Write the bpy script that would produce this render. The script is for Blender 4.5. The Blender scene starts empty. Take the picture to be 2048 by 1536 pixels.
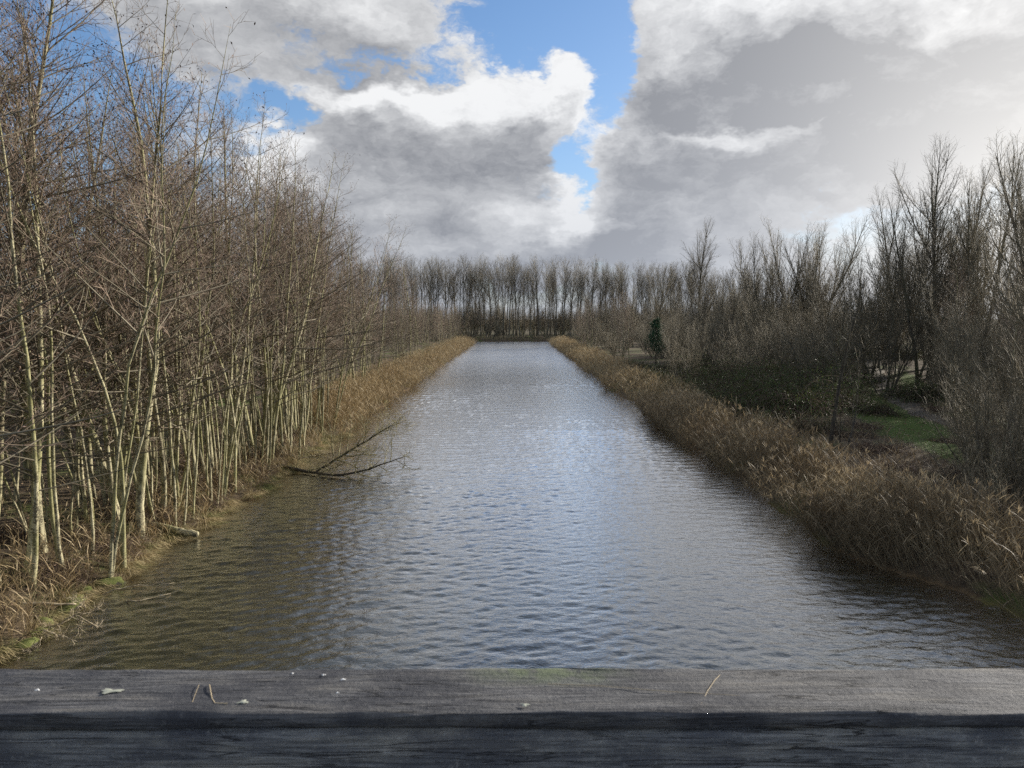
import bpy, math, random
import numpy as np

# ------------------------------------------------------------------ camera
scene = bpy.context.scene
COL = scene.collection
EYE = 5.5                                   # eye height above the water of the canal (metres)
cam_data = bpy.data.cameras.new("camera")
cam = bpy.data.objects.new("camera", cam_data)
COL.objects.link(cam)
cam.location = (0.0, 0.0, EYE)
cam.rotation_euler = (math.radians(90 - 5.15), 0, 0)
cam_data.sensor_width = 36.0
cam_data.lens = 26.0
cam_data.clip_start = 0.05
cam_data.clip_end = 5000
cam_data.dof.use_dof = True
cam_data.dof.focus_distance = 40.0
cam_data.dof.aperture_fstop = 15.0
scene.camera = cam

# ------------------------------------------------------------------ sky and sun
SUN_AZ, SUN_EL = math.radians(56), math.radians(19)      # azimuth clockwise from +Y (the view)
SUN_DIR = (math.sin(SUN_AZ) * math.cos(SUN_EL), math.cos(SUN_AZ) * math.cos(SUN_EL), math.sin(SUN_EL))
world = bpy.data.worlds.new("World")
scene.world = world
world.use_nodes = True
world.cycles.sampling_method = 'NONE'


class Nodes:
    """small helper to wire shader nodes as expressions"""
    def __init__(self, tree):
        self.t = tree

    def new(self, kind, **kw):
        n = self.t.nodes.new(kind)
        for k, v in kw.items():
            setattr(n, k, v)
        return n

    def put(self, sock, v):
        if isinstance(v, bpy.types.NodeSocket):
            self.t.links.new(v, sock)
        elif v is not None:
            if sock.type == 'RGBA' and len(v) == 3:
                v = (*v, 1)
            sock.default_value = v

    def m(self, op, a, b=None, c=None, clamp=False):
        n = self.new('ShaderNodeMath', operation=op, use_clamp=clamp)
        for s, v in zip(n.inputs, (a, b, c)):
            self.put(s, v)
        return n.outputs[0]

    def v(self, op, a, b=None, scale=None):
        n = self.new('ShaderNodeVectorMath', operation=op)
        self.put(n.inputs[0], a)
        if b is not None:
            self.put(n.inputs[1], b)
        if scale is not None:
            self.put(n.inputs['Scale'], scale)
        return n.outputs['Value'] if op in ('DOT_PRODUCT', 'LENGTH', 'DISTANCE') else n.outputs[0]

    def mix(self, f, a, b, blend='MIX'):
        n = self.new('ShaderNodeMix', data_type='RGBA', blend_type=blend)
        self.put(n.inputs[0], f)
        self.put(n.inputs[6], a)
        self.put(n.inputs[7], b)
        return n.outputs[2]

    def step(self, x, lo, hi, a=0.0, b=1.0, kind='SMOOTHSTEP'):
        n = self.new('ShaderNodeMapRange', interpolation_type=kind)
        for i, v in enumerate((x, lo, hi, a, b)):
            self.put(n.inputs[i], v)
        return n.outputs[0]

    def noise(self, vec, scale, detail=4.0, rough=0.5, dist=0.0, lac=2.0):
        n = self.new('ShaderNodeTexNoise')
        if vec is not None:
            self.put(n.inputs['Vector'], vec)
        self.put(n.inputs['Scale'], scale)
        self.put(n.inputs['Detail'], detail)
        self.put(n.inputs['Roughness'], rough)
        self.put(n.inputs['Lacunarity'], lac)
        self.put(n.inputs['Distortion'], dist)
        return n.outputs[0]

    def noise_vec(self, vec, scale, detail=3.0, rough=0.5):
        n = self.new('ShaderNodeTexNoise')
        self.put(n.inputs['Vector'], vec)
        self.put(n.inputs['Scale'], scale)
        self.put(n.inputs['Detail'], detail)
        self.put(n.inputs['Roughness'], rough)
        return n.outputs[1]


def sky_angles(px, py):
    """azimuth and elevation of a spot of sky measured on the 2048 x 1536 photograph"""
    f, p = 1479.0, math.radians(5.15)
    x, u, d = (px - 1024) / f, (768 - py) / f, 1.0
    y, z = d * math.cos(p) + u * math.sin(p), u * math.cos(p) - d * math.sin(p)
    return math.atan2(x, y), math.atan2(z, math.hypot(x, y))


# banks of cloud (positive) and blue openings (negative): place, half width, half height, weight, tilt
CLOUD_BANKS = [
    (500, 10, 350, 105, 0.42), (290, 110, 200, 70, 0.18), (780, 60, 110, 55, 0.25),
    (860, 275, 250, 105, 0.62), (740, 190, 130, 50, 0.30), (1060, 190, 110, 70, 0.40),
    (660, 360, 180, 90, 0.30), (1110, 125, 50, 35, 0.15),
    (1780, 40, 480, 130, 1.10), (1340, 100, 90, 70, 0.38), (1940, 190, 180, 90, 0.40),
    (1600, 275, 340, 75, 0.75), (1300, 300, 110, 50, 0.38),
    (1350, 420, 320, 55, 0.60), (960, 490, 480, 70, 0.65),
    (1080, 40, 190, 75, -0.95), (1225, 170, 46, 110, -0.80), (1160, 335, 42, 55, -0.75), (760, 112, 190, 26, -0.50),
    (570, 235, 90, 45, -0.70), (90, 180, 200, 160, -0.55), (1800, 430, 220, 60, -0.40), (1480, 178, 160, 22, -0.36),
]


def cloud_group():
    g = bpy.data.node_groups.new("cloud_density", 'ShaderNodeTree')
    g.interface.new_socket("Direction", in_out='INPUT', socket_type='NodeSocketVector')
    g.interface.new_socket("Density", in_out='OUTPUT', socket_type='NodeSocketFloat')
    N = Nodes(g)
    gi, go = N.new('NodeGroupInput'), N.new('NodeGroupOutput')
    sp = N.new('ShaderNodeSeparateXYZ')
    N.put(sp.inputs[0], gi.outputs[0])
    az = N.m('ARCTAN2', sp.outputs[0], sp.outputs[1])
    el = N.m('ARCSINE', sp.outputs[2])
    cb = N.new('ShaderNodeCombineXYZ')
    N.put(cb.inputs[0], az)
    N.put(cb.inputs[1], el)
    total = 0.14
    for px, py, rx, ry, amp in CLOUD_BANKS:
        a0, e0 = sky_angles(px, py)
        sx, sy = 1479.0 / rx, 1479.0 / ry
        n = N.new('ShaderNodeVectorMath', operation='MULTIPLY_ADD')
        N.put(n.inputs[0], cb.outputs[0])
        n.inputs[1].default_value = (sx, sy, 0)
        n.inputs[2].default_value = (-a0 * sx, -e0 * sy, 0)
        r2 = N.v('DOT_PRODUCT', n.outputs[0], n.outputs[0])
        total = N.m('MULTIPLY_ADD', N.m('POWER', 0.36788, r2), amp, total)
    N.put(go.inputs[0], total)
    return g


def build_world():
    t = world.node_tree
    t.nodes.clear()
    N = Nodes(t)
    out = N.new('ShaderNodeOutputWorld')
    sky = N.new('ShaderNodeTexSky', sky_type='NISHITA', sun_disc=False, sun_elevation=SUN_EL, sun_rotation=SUN_AZ,
                air_density=1.0, dust_density=0.4, ozone_density=4.5, altitude=0)
    bg_sky = N.new('ShaderNodeBackground')
    N.put(bg_sky.inputs[0], sky.outputs[0])
    bg_sky.inputs[1].default_value = 0.10
    d = N.new('ShaderNodeTexCoord').outputs['Generated']
    grp = cloud_group()

    def bank(vec):
        n = N.new('ShaderNodeGroup', node_tree=grp)
        N.put(n.inputs[0], vec)
        return n.outputs[0]
    flat = N.v('MULTIPLY', d, (1, 1, 1.7))
    warp = N.v('SCALE', N.v('SUBTRACT', N.noise_vec(flat, 8.0, 5, 0.62), (0.5, 0.5, 0.5)), scale=0.17)
    dw = N.v('ADD', d, warp)
    fw = N.v('ADD', flat, N.v('SCALE', warp, scale=0.8))
    toward = (SUN_DIR[0] * 0.02, SUN_DIR[1] * 0.01, 0.045)
    puff = N.noise(fw, 7.0, 10, 0.68)
    puff2 = N.noise(N.v('ADD', fw, toward), 7.0, 5, 0.62)
    b1, b2 = bank(dw), bank(N.v('ADD', dw, toward))
    den = N.m('MULTIPLY_ADD', N.m('SUBTRACT', puff, 0.5), 1.9, b1)
    den2 = N.m('MULTIPLY_ADD', N.m('SUBTRACT', puff2, 0.5), 1.2, b2)
    cover = N.step(den, -0.06, 0.36)
    rim = N.step(N.m('SUBTRACT', b1, den2), -0.05, 0.75)                     # thins out above: a lit crest
    thick = N.step(N.m('ADD', N.m('MULTIPLY', b2, 0.6), N.m('MULTIPLY', den2, 0.4)), 0.10, 1.05, kind='LINEAR')
    mottle = N.m('SUBTRACT', N.noise(N.v('ADD', N.v('MULTIPLY', d, (1, 1, 3.2)), warp), 11.0, 6, 0.6), 0.5)
    lit = N.m('ADD', N.m('MULTIPLY', rim, 0.40), N.m('SUBTRACT', 0.62, N.m('MULTIPLY', thick, 0.62)))
    lit = N.m('ADD', lit, N.m('MULTIPLY', mottle, 0.55))
    lit = N.m('ADD', lit, N.m('MULTIPLY', N.m('SUBTRACT', puff, puff2), 0.9), clamp=True)
    cs = N.m('MAXIMUM', N.v('DOT_PRODUCT', d, SUN_DIR), 0.0)
    glow = N.m('POWER', cs, 5.0)
    col = N.mix(lit, (0.165, 0.171, 0.187), (0.60, 0.605, 0.61))
    bg_c = N.new('ShaderNodeBackground')
    N.put(bg_c.inputs[0], col)
    N.put(bg_c.inputs[1], N.m('ADD', 0.92, N.m('MULTIPLY', glow, 0.25)))
    mixs = N.new('ShaderNodeMixShader')
    N.put(mixs.inputs[0], cover)
    t.links.new(bg_sky.outputs[0], mixs.inputs[1])
    t.links.new(bg_c.outputs[0], mixs.inputs[2])
    # pale air low over the horizon and bright moist air around the veiled sun
    z = N.v('DOT_PRODUCT', d, (0, 0, 1))
    low = N.m('POWER', N.m('SUBTRACT', 1.0, N.m('ABSOLUTE', z), clamp=True), 9.0)
    bg_h = N.new('ShaderNodeBackground')
    N.put(bg_h.inputs[0], N.mix(N.step(glow, 0.05, 0.7), (0.275, 0.30, 0.35), (0.70, 0.685, 0.66)))
    bg_h.inputs[1].default_value = 1.0
    mix2 = N.new('ShaderNodeMixShader')
    N.put(mix2.inputs[0], N.m('ADD', N.m('MULTIPLY', low, 0.70), N.m('MULTIPLY', N.m('MULTIPLY', glow, 1.6), N.m('POWER', N.m('SUBTRACT', 1.0, z, clamp=True), 3.0)), clamp=True))
    t.links.new(mixs.outputs[0], mix2.inputs[1])
    t.links.new(bg_h.outputs[0], mix2.inputs[2])
    t.links.new(mix2.outputs[0], out.inputs[0])


build_world()
sun_data = bpy.data.lights.new("sun", 'SUN')
sun_data.energy = 5.0
sun_data.angle = math.radians(0.6)
sun_data.color = (1.0, 0.93, 0.82)
sun = bpy.data.objects.new("sun", sun_data)
COL.objects.link(sun)
sun.location = (60, 40, 60)
sun.rotation_euler = (math.radians(90) - SUN_EL, 0, math.radians(180) - SUN_AZ)

scene.view_settings.view_transform = 'Standard'
scene.view_settings.look = 'None'
scene.view_settings.exposure = 0.75
scene.view_settings.gamma = 1.0
scene.view_settings.use_curve_mapping = False
scene.render.engine = 'CYCLES'

# ------------------------------------------------------------------ helpers
rng = np.random.default_rng(7)
UP = np.array([0.0, 0.0, 1.0])


def tag(o, label=None, category=None, group=None, kind=None):
    for k, v in (("label", label), ("category", category), ("group", group), ("kind", kind)):
        if v:
            o[k] = v
    return o


def mesh_data(name, verts, quads, mat, attr=None, smooth=True, tris=None):
    me = bpy.data.meshes.new(name)
    verts = np.asarray(verts, dtype=np.float32).reshape(-1, 3)
    quads = np.asarray(quads, dtype=np.int32).reshape(-1, 4)
    tris = np.zeros((0, 3), np.int32) if tris is None else np.asarray(tris, np.int32).reshape(-1, 3)
    nq, nt = len(quads), len(tris)
    me.vertices.add(len(verts))
    me.vertices.foreach_set("co", verts.ravel())
    me.loops.add(nq * 4 + nt * 3)
    me.loops.foreach_set("vertex_index", np.concatenate([quads.ravel(), tris.ravel()]))
    me.polygons.add(nq + nt)
    me.polygons.foreach_set("loop_start", np.concatenate([np.arange(nq) * 4, nq * 4 + np.arange(nt) * 3]).astype(np.int32))
    me.polygons.foreach_set("use_smooth", np.full(nq + nt, smooth))
    if attr is not None:
        a = me.attributes.new("tone", 'FLOAT', 'POINT')
        a.data.foreach_set("value", np.asarray(attr, np.float32).ravel())
    me.update(calc_edges=True)
    me.validate()
    if mat:
        me.materials.append(mat)
    return me


def link(name, data, parent=None, loc=(0, 0, 0), rot=(0, 0, 0), scale=1.0):
    o = bpy.data.objects.new(name, data)
    o.location = loc
    o.rotation_euler = rot
    o.scale = (scale,) * 3 if np.isscalar(scale) else scale
    if parent is not None:
        o.parent = parent
    COL.objects.link(o)
    return o


def unit(a):
    return a / np.maximum(np.linalg.norm(a, axis=-1, keepdims=True), 1e-9)


def frame(T):
    ref = np.where(np.abs(T[..., 2:3]) < 0.9, UP, np.array([1.0, 0, 0]))
    n1 = unit(np.cross(T, ref))
    return n1, np.cross(T, n1)


class Geo:
    """gathers tubes, ribbons and cards into arrays for ONE mesh"""
    def __init__(self):
        self.v, self.q, self.a, self.n = [], [], [], 0

    def add(self, V, Q, A):
        self.v.append(V.reshape(-1, 3))
        self.q.append(Q.reshape(-1, 4) + self.n)
        self.a.append(np.broadcast_to(A, (V.reshape(-1, 3).shape[0],)))
        self.n += V.reshape(-1, 3).shape[0]

    def tubes(self, P, R, sides=3, tone=0.0):
        if len(P) == 0:
            return
        n, m, _ = P.shape
        T = unit(np.gradient(P, axis=1))
        n1, n2 = frame(T)
        an = np.arange(sides) * 2 * math.pi / sides
        V = P[:, :, None, :] + R[:, :, None, None] * (np.cos(an)[None, None, :, None] * n1[:, :, None, :] + np.sin(an)[None, None, :, None] * n2[:, :, None, :])
        idx = np.arange(n * m * sides).reshape(n, m, sides)
        nx = np.roll(idx, -1, axis=2)
        Q = np.stack([idx[:, :-1], nx[:, :-1], nx[:, 1:], idx[:, 1:]], axis=-1)
        tone = np.asarray(tone, float)
        A = np.broadcast_to(tone.reshape(-1, 1, 1) if tone.ndim else tone, (n, m, sides)).ravel()
        self.add(V, Q, A)

    def ribbons(self, P, W, tone=0.0, side=None):
        """flat blades: P (n,m,3), W (n,m) half widths"""
        n, m, _ = P.shape
        if side is None:
            ph = rng.uniform(0, 2 * math.pi, n)
            side = np.stack([np.cos(ph), np.sin(ph), np.zeros(n)], -1)
        S = side[:, None, :] * W[:, :, None]
        V = np.stack([P - S, P + S], axis=2)
        idx = np.arange(n * m * 2).reshape(n, m, 2)
        Q = np.stack([idx[:, :-1, 0], idx[:, :-1, 1], idx[:, 1:, 1], idx[:, 1:, 0]], axis=-1)
        tone = np.asarray(tone, float)
        A = np.broadcast_to(tone.reshape(-1, 1, 1) if tone.ndim else tone, (n, m, 2)).ravel()
        self.add(V, Q, A)

    def leaves(self, C, L, W, tone=0.0, D=None):
        """small kinked leaf faces at C with length L, width W, random lie"""
        n = len(C)
        D = unit(rng.normal(size=(n, 3))) if D is None else D
        s = unit(np.cross(D, rng.normal(size=(n, 3))))
        nn = np.cross(D, s)
        L, W = np.broadcast_to(L, n)[:, None], np.broadcast_to(W, n)[:, None]
        V = np.stack([C, C + D * L * .5 + s * W + nn * W * .4, C + D * L, C + D * L * .5 - s * W + nn * W * .4], axis=1)
        self.add(V, np.arange(n * 4).reshape(n, 4), np.repeat(np.broadcast_to(tone, n), 4))

    def mesh(self, name, mat, smooth=True):
        return mesh_data(name, np.concatenate(self.v), np.concatenate(self.q), mat, np.concatenate(self.a), smooth)


def at(P, idx, t):
    m = P.shape[1]
    f = np.clip(t, 0, 0.9999) * (m - 1)
    i = f.astype(int)
    w = (f - i)[:, None]
    a, b = P[idx, i], P[idx, i + 1]
    return a * (1 - w) + b * w, unit(b - a)


def along(R, idx, t):
    m = R.shape[1]
    f = np.clip(t, 0, 0.9999) * (m - 1)
    i = f.astype(int)
    w = f - i
    return R[idx, i] * (1 - w) + R[idx, i + 1] * w


def path(start, d, length, m, bend=0.0, wander=0.1, droop=None):
    """polylines from start along d, bending up (or down) and wandering"""
    n = len(start)
    P = np.empty((n, m, 3))
    P[:, 0] = start
    cur = d.copy()
    step = (np.asarray(length) / (m - 1))[:, None]
    bend = np.broadcast_to(bend, n)[:, None]
    for j in range(1, m):
        b = bend if droop is None else bend * (j / (m - 1)) - np.broadcast_to(droop, n)[:, None] * (1 - j / (m - 1))
        cur = unit(cur + UP * b / (m - 1) * 2 + rng.normal(size=(n, 3)) * wander)
        P[:, j] = P[:, j - 1] + cur * step
    return P


def shoots(P, R, count, t0, t1, ang, ang_sd, length, m, ratio, bend=0.0, wander=0.1, keep_up=0.0, rmin=0.002, droop=None):
    """children on parent polylines; count per parent (array), length = f(idx, t)"""
    idx = np.repeat(np.arange(len(P)), count)
    k = np.concatenate([np.arange(c) for c in count]) if len(count) else np.zeros(0)
    tot = np.repeat(count, count)
    t = t0 + (t1 - t0) * (k + rng.uniform(0.1, 0.9, len(k))) / np.maximum(tot, 1)
    pos, T = at(P, idx, t)
    n1, n2 = frame(T)
    ph = k * 2.39996 + np.repeat(rng.uniform(0, 6.28, len(P)), count) + rng.normal(size=len(k)) * 0.5
    a = np.radians(rng.normal(ang(t) if callable(ang) else ang, ang_sd, len(k)))
    d = np.cos(a)[:, None] * T + np.sin(a)[:, None] * (np.cos(ph)[:, None] * n1 + np.sin(ph)[:, None] * n2)
    if keep_up:
        d[:, 2] = np.where(d[:, 2] < 0, d[:, 2] * (1 - keep_up), d[:, 2])
        d = unit(d)
    L = length(idx, t) * rng.uniform(0.65, 1.3, len(k))
    C = path(pos, d, L, m, bend, wander, droop)
    r0 = np.clip(np.minimum(L * ratio, along(R, idx, t) * 0.75), rmin, None)
    RR = r0[:, None] * np.linspace(1, 0.35, m)[None, :]
    return C, RR, L


def plen(P):
    return np.linalg.norm(np.diff(P, axis=1), axis=-1).sum(1)

# ------------------------------------------------------------------ materials
def new_mat(name):
    m = bpy.data.materials.new(name)
    m.use_nodes = True
    t = m.node_tree
    t.nodes.clear()
    N = Nodes(t)
    out = N.new('ShaderNodeOutputMaterial')
    b = N.new('ShaderNodeBsdfPrincipled')
    t.links.new(b.outputs[0], out.inputs[0])
    return m, N, b, out


def obj_coords(N):
    return N.new('ShaderNodeTexCoord').outputs['Object']


def world_pos(N):
    return N.new('ShaderNodeNewGeometry').outputs['Position']


def tone_attr(N):
    return N.new('ShaderNodeAttribute', attribute_name="tone").outputs['Fac']


def rnd(N):
    return N.new('ShaderNodeObjectInfo').outputs['Random']


def bump(N, h, strength, dist):
    n = N.new('ShaderNodeBump')
    n.inputs['Strength'].default_value = strength
    n.inputs['Distance'].default_value = dist
    N.put(n.inputs['Height'], h)
    return n.outputs[0]


def bark_mat(name, pale, dark, moss, moss_amount=0.35):
    m, N, b, out = new_mat(name)
    c = N.v('MULTIPLY', world_pos(N), (1, 1, 0.45))
    n1 = N.noise(c, 9.0, 6, 0.65)
    n2 = N.noise(N.v('MULTIPLY', world_pos(N), (1, 1, 3.0)), 22.0, 4, 0.6)
    n3 = N.noise(c, 1.3, 3, 0.5)
    f = N.step(N.m('ADD', n1, N.m('MULTIPLY', N.m('SUBTRACT', n2, 0.5), 0.9)), 0.38, 0.60)
    col = N.mix(f, dark, pale)
    col = N.mix(N.m('MULTIPLY', N.step(n3, 0.42, 0.62), moss_amount), col, moss)
    col = N.mix(N.step(rnd(N), 0, 1, 0.0, 0.4, 'LINEAR'), col, dark)
    N.put(b.inputs['Base Color'], col)
    b.inputs['Roughness'].default_value = 0.85
    b.inputs['Specular IOR Level'].default_value = 0.25
    N.put(b.inputs['Normal'], bump(N, n1, 0.7, 0.02))
    return m


def twig_mat(name, branch, twig, fruit, rough=0.7):
    """tone 0 branch, 0.5 twig, 1 catkins and cones"""
    m, N, b, out = new_mat(name)
    t = tone_attr(N)
    col = N.mix(N.step(t, 0.0, 0.5, kind='LINEAR'), branch, twig)
    col = N.mix(N.step(t, 0.6, 0.95, kind='LINEAR'), col, fruit)
    v = N.noise(world_pos(N), 3.0, 3, 0.6)
    f = N.m('ADD', N.step(v, 0.3, 0.7, 0.72, 1.28), N.m('MULTIPLY', N.m('SUBTRACT', rnd(N), 0.5), 0.75))
    cc = N.new('ShaderNodeCombineXYZ')
    for i in range(3):
        N.put(cc.inputs[i], f)
    col = N.mix(1.0, col, cc.outputs[0], 'MULTIPLY')
    N.put(b.inputs['Base Color'], col)
    b.inputs['Roughness'].default_value = rough
    b.inputs['Specular IOR Level'].default_value = 0.3
    return m


def blade_mat(name, lo, hi, var, trans=0.25, rough=0.6, scale=0.6):
    """dry or green blades: colour by tone plus patches"""
    m, N, b, out = new_mat(name)
    t = tone_attr(N)
    col = N.mix(t, lo, hi)
    v = N.noise(world_pos(N), scale, 4, 0.6)
    col = N.mix(N.step(v, 0.42, 0.66), col, var)
    N.put(b.inputs['Base Color'], col)
    b.inputs['Roughness'].default_value = rough
    b.inputs['Specular IOR Level'].default_value = 0.3
    if trans:
        tr = N.new('ShaderNodeBsdfTranslucent')
        N.put(tr.inputs[0], col)
        mx = N.new('ShaderNodeMixShader')
        mx.inputs[0].default_value = trans
        N.t.links.new(b.outputs[0], mx.inputs[1])
        N.t.links.new(tr.outputs[0], mx.inputs[2])
        N.t.links.new(mx.outputs[0], out.inputs[0])
    return m


M = {}
M['alder_bark'] = bark_mat('alder_bark', (0.50, 0.455, 0.285), (0.085, 0.072, 0.045), (0.24, 0.235, 0.085), 0.6)
M['alder_twig'] = twig_mat('alder_twig', (0.16, 0.138, 0.095), (0.24, 0.172, 0.125), (0.085, 0.053, 0.042))
M['willow_bark'] = bark_mat('willow_bark', (0.17, 0.15, 0.115), (0.045, 0.038, 0.03), (0.10, 0.11, 0.045), 0.45)
M['willow_twig'] = twig_mat('willow_twig', (0.135, 0.12, 0.082), (0.215, 0.18, 0.12), (0.10, 0.08, 0.05))
M['poplar_bark'] = bark_mat('poplar_bark', (0.26, 0.23, 0.18), (0.10, 0.088, 0.07), (0.14, 0.14, 0.08), 0.4)
M['poplar_twig'] = twig_mat('poplar_twig', (0.17, 0.15, 0.11), (0.19, 0.165, 0.12), (0.15, 0.13, 0.08))
M['dark_bark'] = bark_mat('dark_bark', (0.10, 0.085, 0.065), (0.035, 0.03, 0.025), (0.06, 0.065, 0.03), 0.3)
M['bramble_stem'] = twig_mat('bramble_stem', (0.10, 0.065, 0.05), (0.12, 0.085, 0.06), (0.12, 0.10, 0.06))
M['bramble_leaf'] = blade_mat('bramble_leaf', (0.045, 0.065, 0.022), (0.10, 0.135, 0.04), (0.085, 0.075, 0.032), 0.2, 0.5, 1.2)
M['reed'] = blade_mat('reed', (0.25, 0.185, 0.10), (0.56, 0.45, 0.27), (0.37, 0.275, 0.155), 0.28, 0.6, 0.35)
M['reed_brown'] = blade_mat('reed_brown', (0.16, 0.122, 0.074), (0.48, 0.38, 0.235), (0.20, 0.15, 0.09), 0.25, 0.6, 0.45)
M['sedge'] = blade_mat('sedge', (0.22, 0.18, 0.085), (0.52, 0.41, 0.23), (0.15, 0.165, 0.055), 0.25, 0.6, 1.4)
M['grass'] = blade_mat('grass', (0.05, 0.085, 0.018), (0.12, 0.17, 0.035), (0.10, 0.11, 0.045), 0.3, 0.5, 0.9)
M['litter'] = blade_mat('litter', (0.10, 0.065, 0.04), (0.38, 0.29, 0.18), (0.16, 0.10, 0.06), 0.1, 0.7, 0.8)
M['needle'] = blade_mat('needle', (0.03, 0.075, 0.035), (0.06, 0.12, 0.055), (0.04, 0.09, 0.045), 0.1, 0.45, 2.0)


def deadwood_mat():
    m, N, b, out = new_mat('dead_wood')
    o = world_pos(N)
    n1 = N.noise(N.v('MULTIPLY', o, (1, 1, 1)), 14.0, 6, 0.65)
    col = N.mix(N.step(n1, 0.35, 0.65), (0.16, 0.12, 0.075), (0.46, 0.38, 0.25))
    N.put(b.inputs['Base Color'], col)
    b.inputs['Roughness'].default_value = 0.7
    return m


def moss_mat():
    m, N, b, out = new_mat('moss_stone')
    o = world_pos(N)
    n1 = N.noise(o, 9.0, 6, 0.65)
    n2 = N.noise(o, 60.0, 4, 0.6)
    up = N.v('DOT_PRODUCT', N.new('ShaderNodeNewGeometry').outputs['Normal'], (0, 0, 1))
    f = N.step(N.m('ADD', n1, N.m('MULTIPLY', up, 0.25)), 0.45, 0.62)
    col = N.mix(f, (0.055, 0.045, 0.032), N.mix(n2, (0.07, 0.085, 0.015), (0.16, 0.175, 0.04)))
    N.put(b.inputs['Base Color'], col)
    b.inputs['Roughness'].default_value = 0.9
    N.put(b.inputs['Normal'], bump(N, N.m('ADD', n1, N.m('MULTIPLY', n2, 0.5)), 0.9, 0.03))
    return m


M['dead_wood'] = deadwood_mat()
M['moss_stone'] = moss_mat()


def ground_mat():
    m, N, b, out = new_mat('ground')
    p = world_pos(N)
    n1 = N.noise(p, 0.35, 5, 0.6)
    n2 = N.noise(p, 4.0, 6, 0.65)
    n3 = N.noise(p, 28.0, 4, 0.7)
    col = N.mix(N.step(n2, 0.35, 0.65), (0.045, 0.035, 0.024), (0.13, 0.095, 0.06))
    col = N.mix(N.step(n3, 0.55, 0.75), col, (0.26, 0.19, 0.12))
    gr = N.mix(n3, (0.035, 0.06, 0.014), (0.11, 0.15, 0.03))
    col = N.mix(N.m('MULTIPLY', N.step(N.m('ADD', n1, N.m('MULTIPLY', n2, 0.35)), 0.66, 0.84), 0.8), col, gr)
    lush = tone_attr(N)                                   # clearings where turf grows
    edge = N.m('ADD', lush, N.m('MULTIPLY', N.m('SUBTRACT', n2, 0.5), 0.9))
    col = N.mix(N.step(edge, 0.40, 0.62), col, gr)
    sp = N.new('ShaderNodeSeparateXYZ')
    N.put(sp.inputs[0], p)
    wet = N.step(sp.outputs[2], -0.15, 0.12, 1.0, 0.0)    # mud at and below the waterline
    col = N.mix(wet, col, N.mix(n2, (0.13, 0.08, 0.035), (0.32, 0.20, 0.085)))
    N.put(b.inputs['Base Color'], col)
    b.inputs['Roughness'].default_value = 0.92
    b.inputs['Specular IOR Level'].default_value = 0.2
    N.put(b.inputs['Normal'], bump(N, N.m('ADD', n2, N.m('MULTIPLY', n3, 0.6)), 0.8, 0.06))
    return m


M['ground'] = ground_mat()


def path_mat():
    m, N, b, out = new_mat('path_dirt')
    p = world_pos(N)
    n2, n3 = N.noise(p, 3.0, 6, 0.65), N.noise(p, 30.0, 4, 0.7)
    col = N.mix(N.step(n2, 0.35, 0.65), (0.06, 0.05, 0.037), (0.115, 0.095, 0.068))
    col = N.mix(N.step(n3, 0.6, 0.75), col, (0.25, 0.20, 0.14))
    N.put(b.inputs['Base Color'], col)
    b.inputs['Roughness'].default_value = 0.95
    N.put(b.inputs['Normal'], bump(N, n3, 0.6, 0.03))
    return m


M['path'] = path_mat()


def water_mat():
    """peaty canal water: reflecting skin over brown water that clears where it is shallow (tone = depth)"""
    m, N, b, out = new_mat('water')
    N.t.nodes.remove(b)
    p = world_pos(N)
    w1 = N.noise(N.v('MULTIPLY', p, (1.0, 1.9, 1.0)), 6.5, 4, 0.6, 0.3)
    w2 = N.noise(N.v('MULTIPLY', p, (1.0, 1.5, 1.0)), 13.0, 3, 0.6)
    nrm = bump(N, N.m('ADD', w1, N.m('MULTIPLY', w2, 0.2)), 0.35, 0.04)
    fr = N.new('ShaderNodeFresnel')
    fr.inputs[0].default_value = 1.34
    N.put(fr.inputs[1], nrm)
    gl = N.new('ShaderNodeBsdfGlossy')
    gl.inputs['Color'].default_value = (1, 1, 1, 1)
    sp = N.new('ShaderNodeSeparateXYZ')
    N.put(sp.inputs[0], p)
    N.put(gl.inputs['Roughness'], N.step(sp.outputs[1], 25.0, 110.0, 0.02, 0.26))     # ripples too fine for the mesh out there
    N.put(gl.inputs['Normal'], nrm)
    depth = tone_attr(N)
    clear = N.m('POWER', 2.718, N.m('MULTIPLY', depth, -4.2))
    body = N.new('ShaderNodeBsdfDiffuse')
    body.inputs[0].default_value = (0.018, 0.020, 0.011, 1)
    tr = N.new('ShaderNodeBsdfTransparent')
    tr.inputs[0].default_value = (0.80, 0.66, 0.42, 1)
    mx = N.new('ShaderNodeMixShader')
    N.put(mx.inputs[0], N.m('MULTIPLY', clear, 0.9))
    N.t.links.new(body.outputs[0], mx.inputs[1])
    N.t.links.new(tr.outputs[0], mx.inputs[2])
    m2 = N.new('ShaderNodeMixShader')
    N.put(m2.inputs[0], N.m('MINIMUM', N.m('MULTIPLY_ADD', fr.outputs[0], 4.1, -0.03), 0.92))     # reflection boosted beyond plain Fresnel to brighten the water
    N.t.links.new(mx.outputs[0], m2.inputs[1])
    N.t.links.new(gl.outputs[0], m2.inputs[2])
    N.t.links.new(m2.outputs[0], out.inputs[0])
    return m


M['water'] = water_mat()


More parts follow.
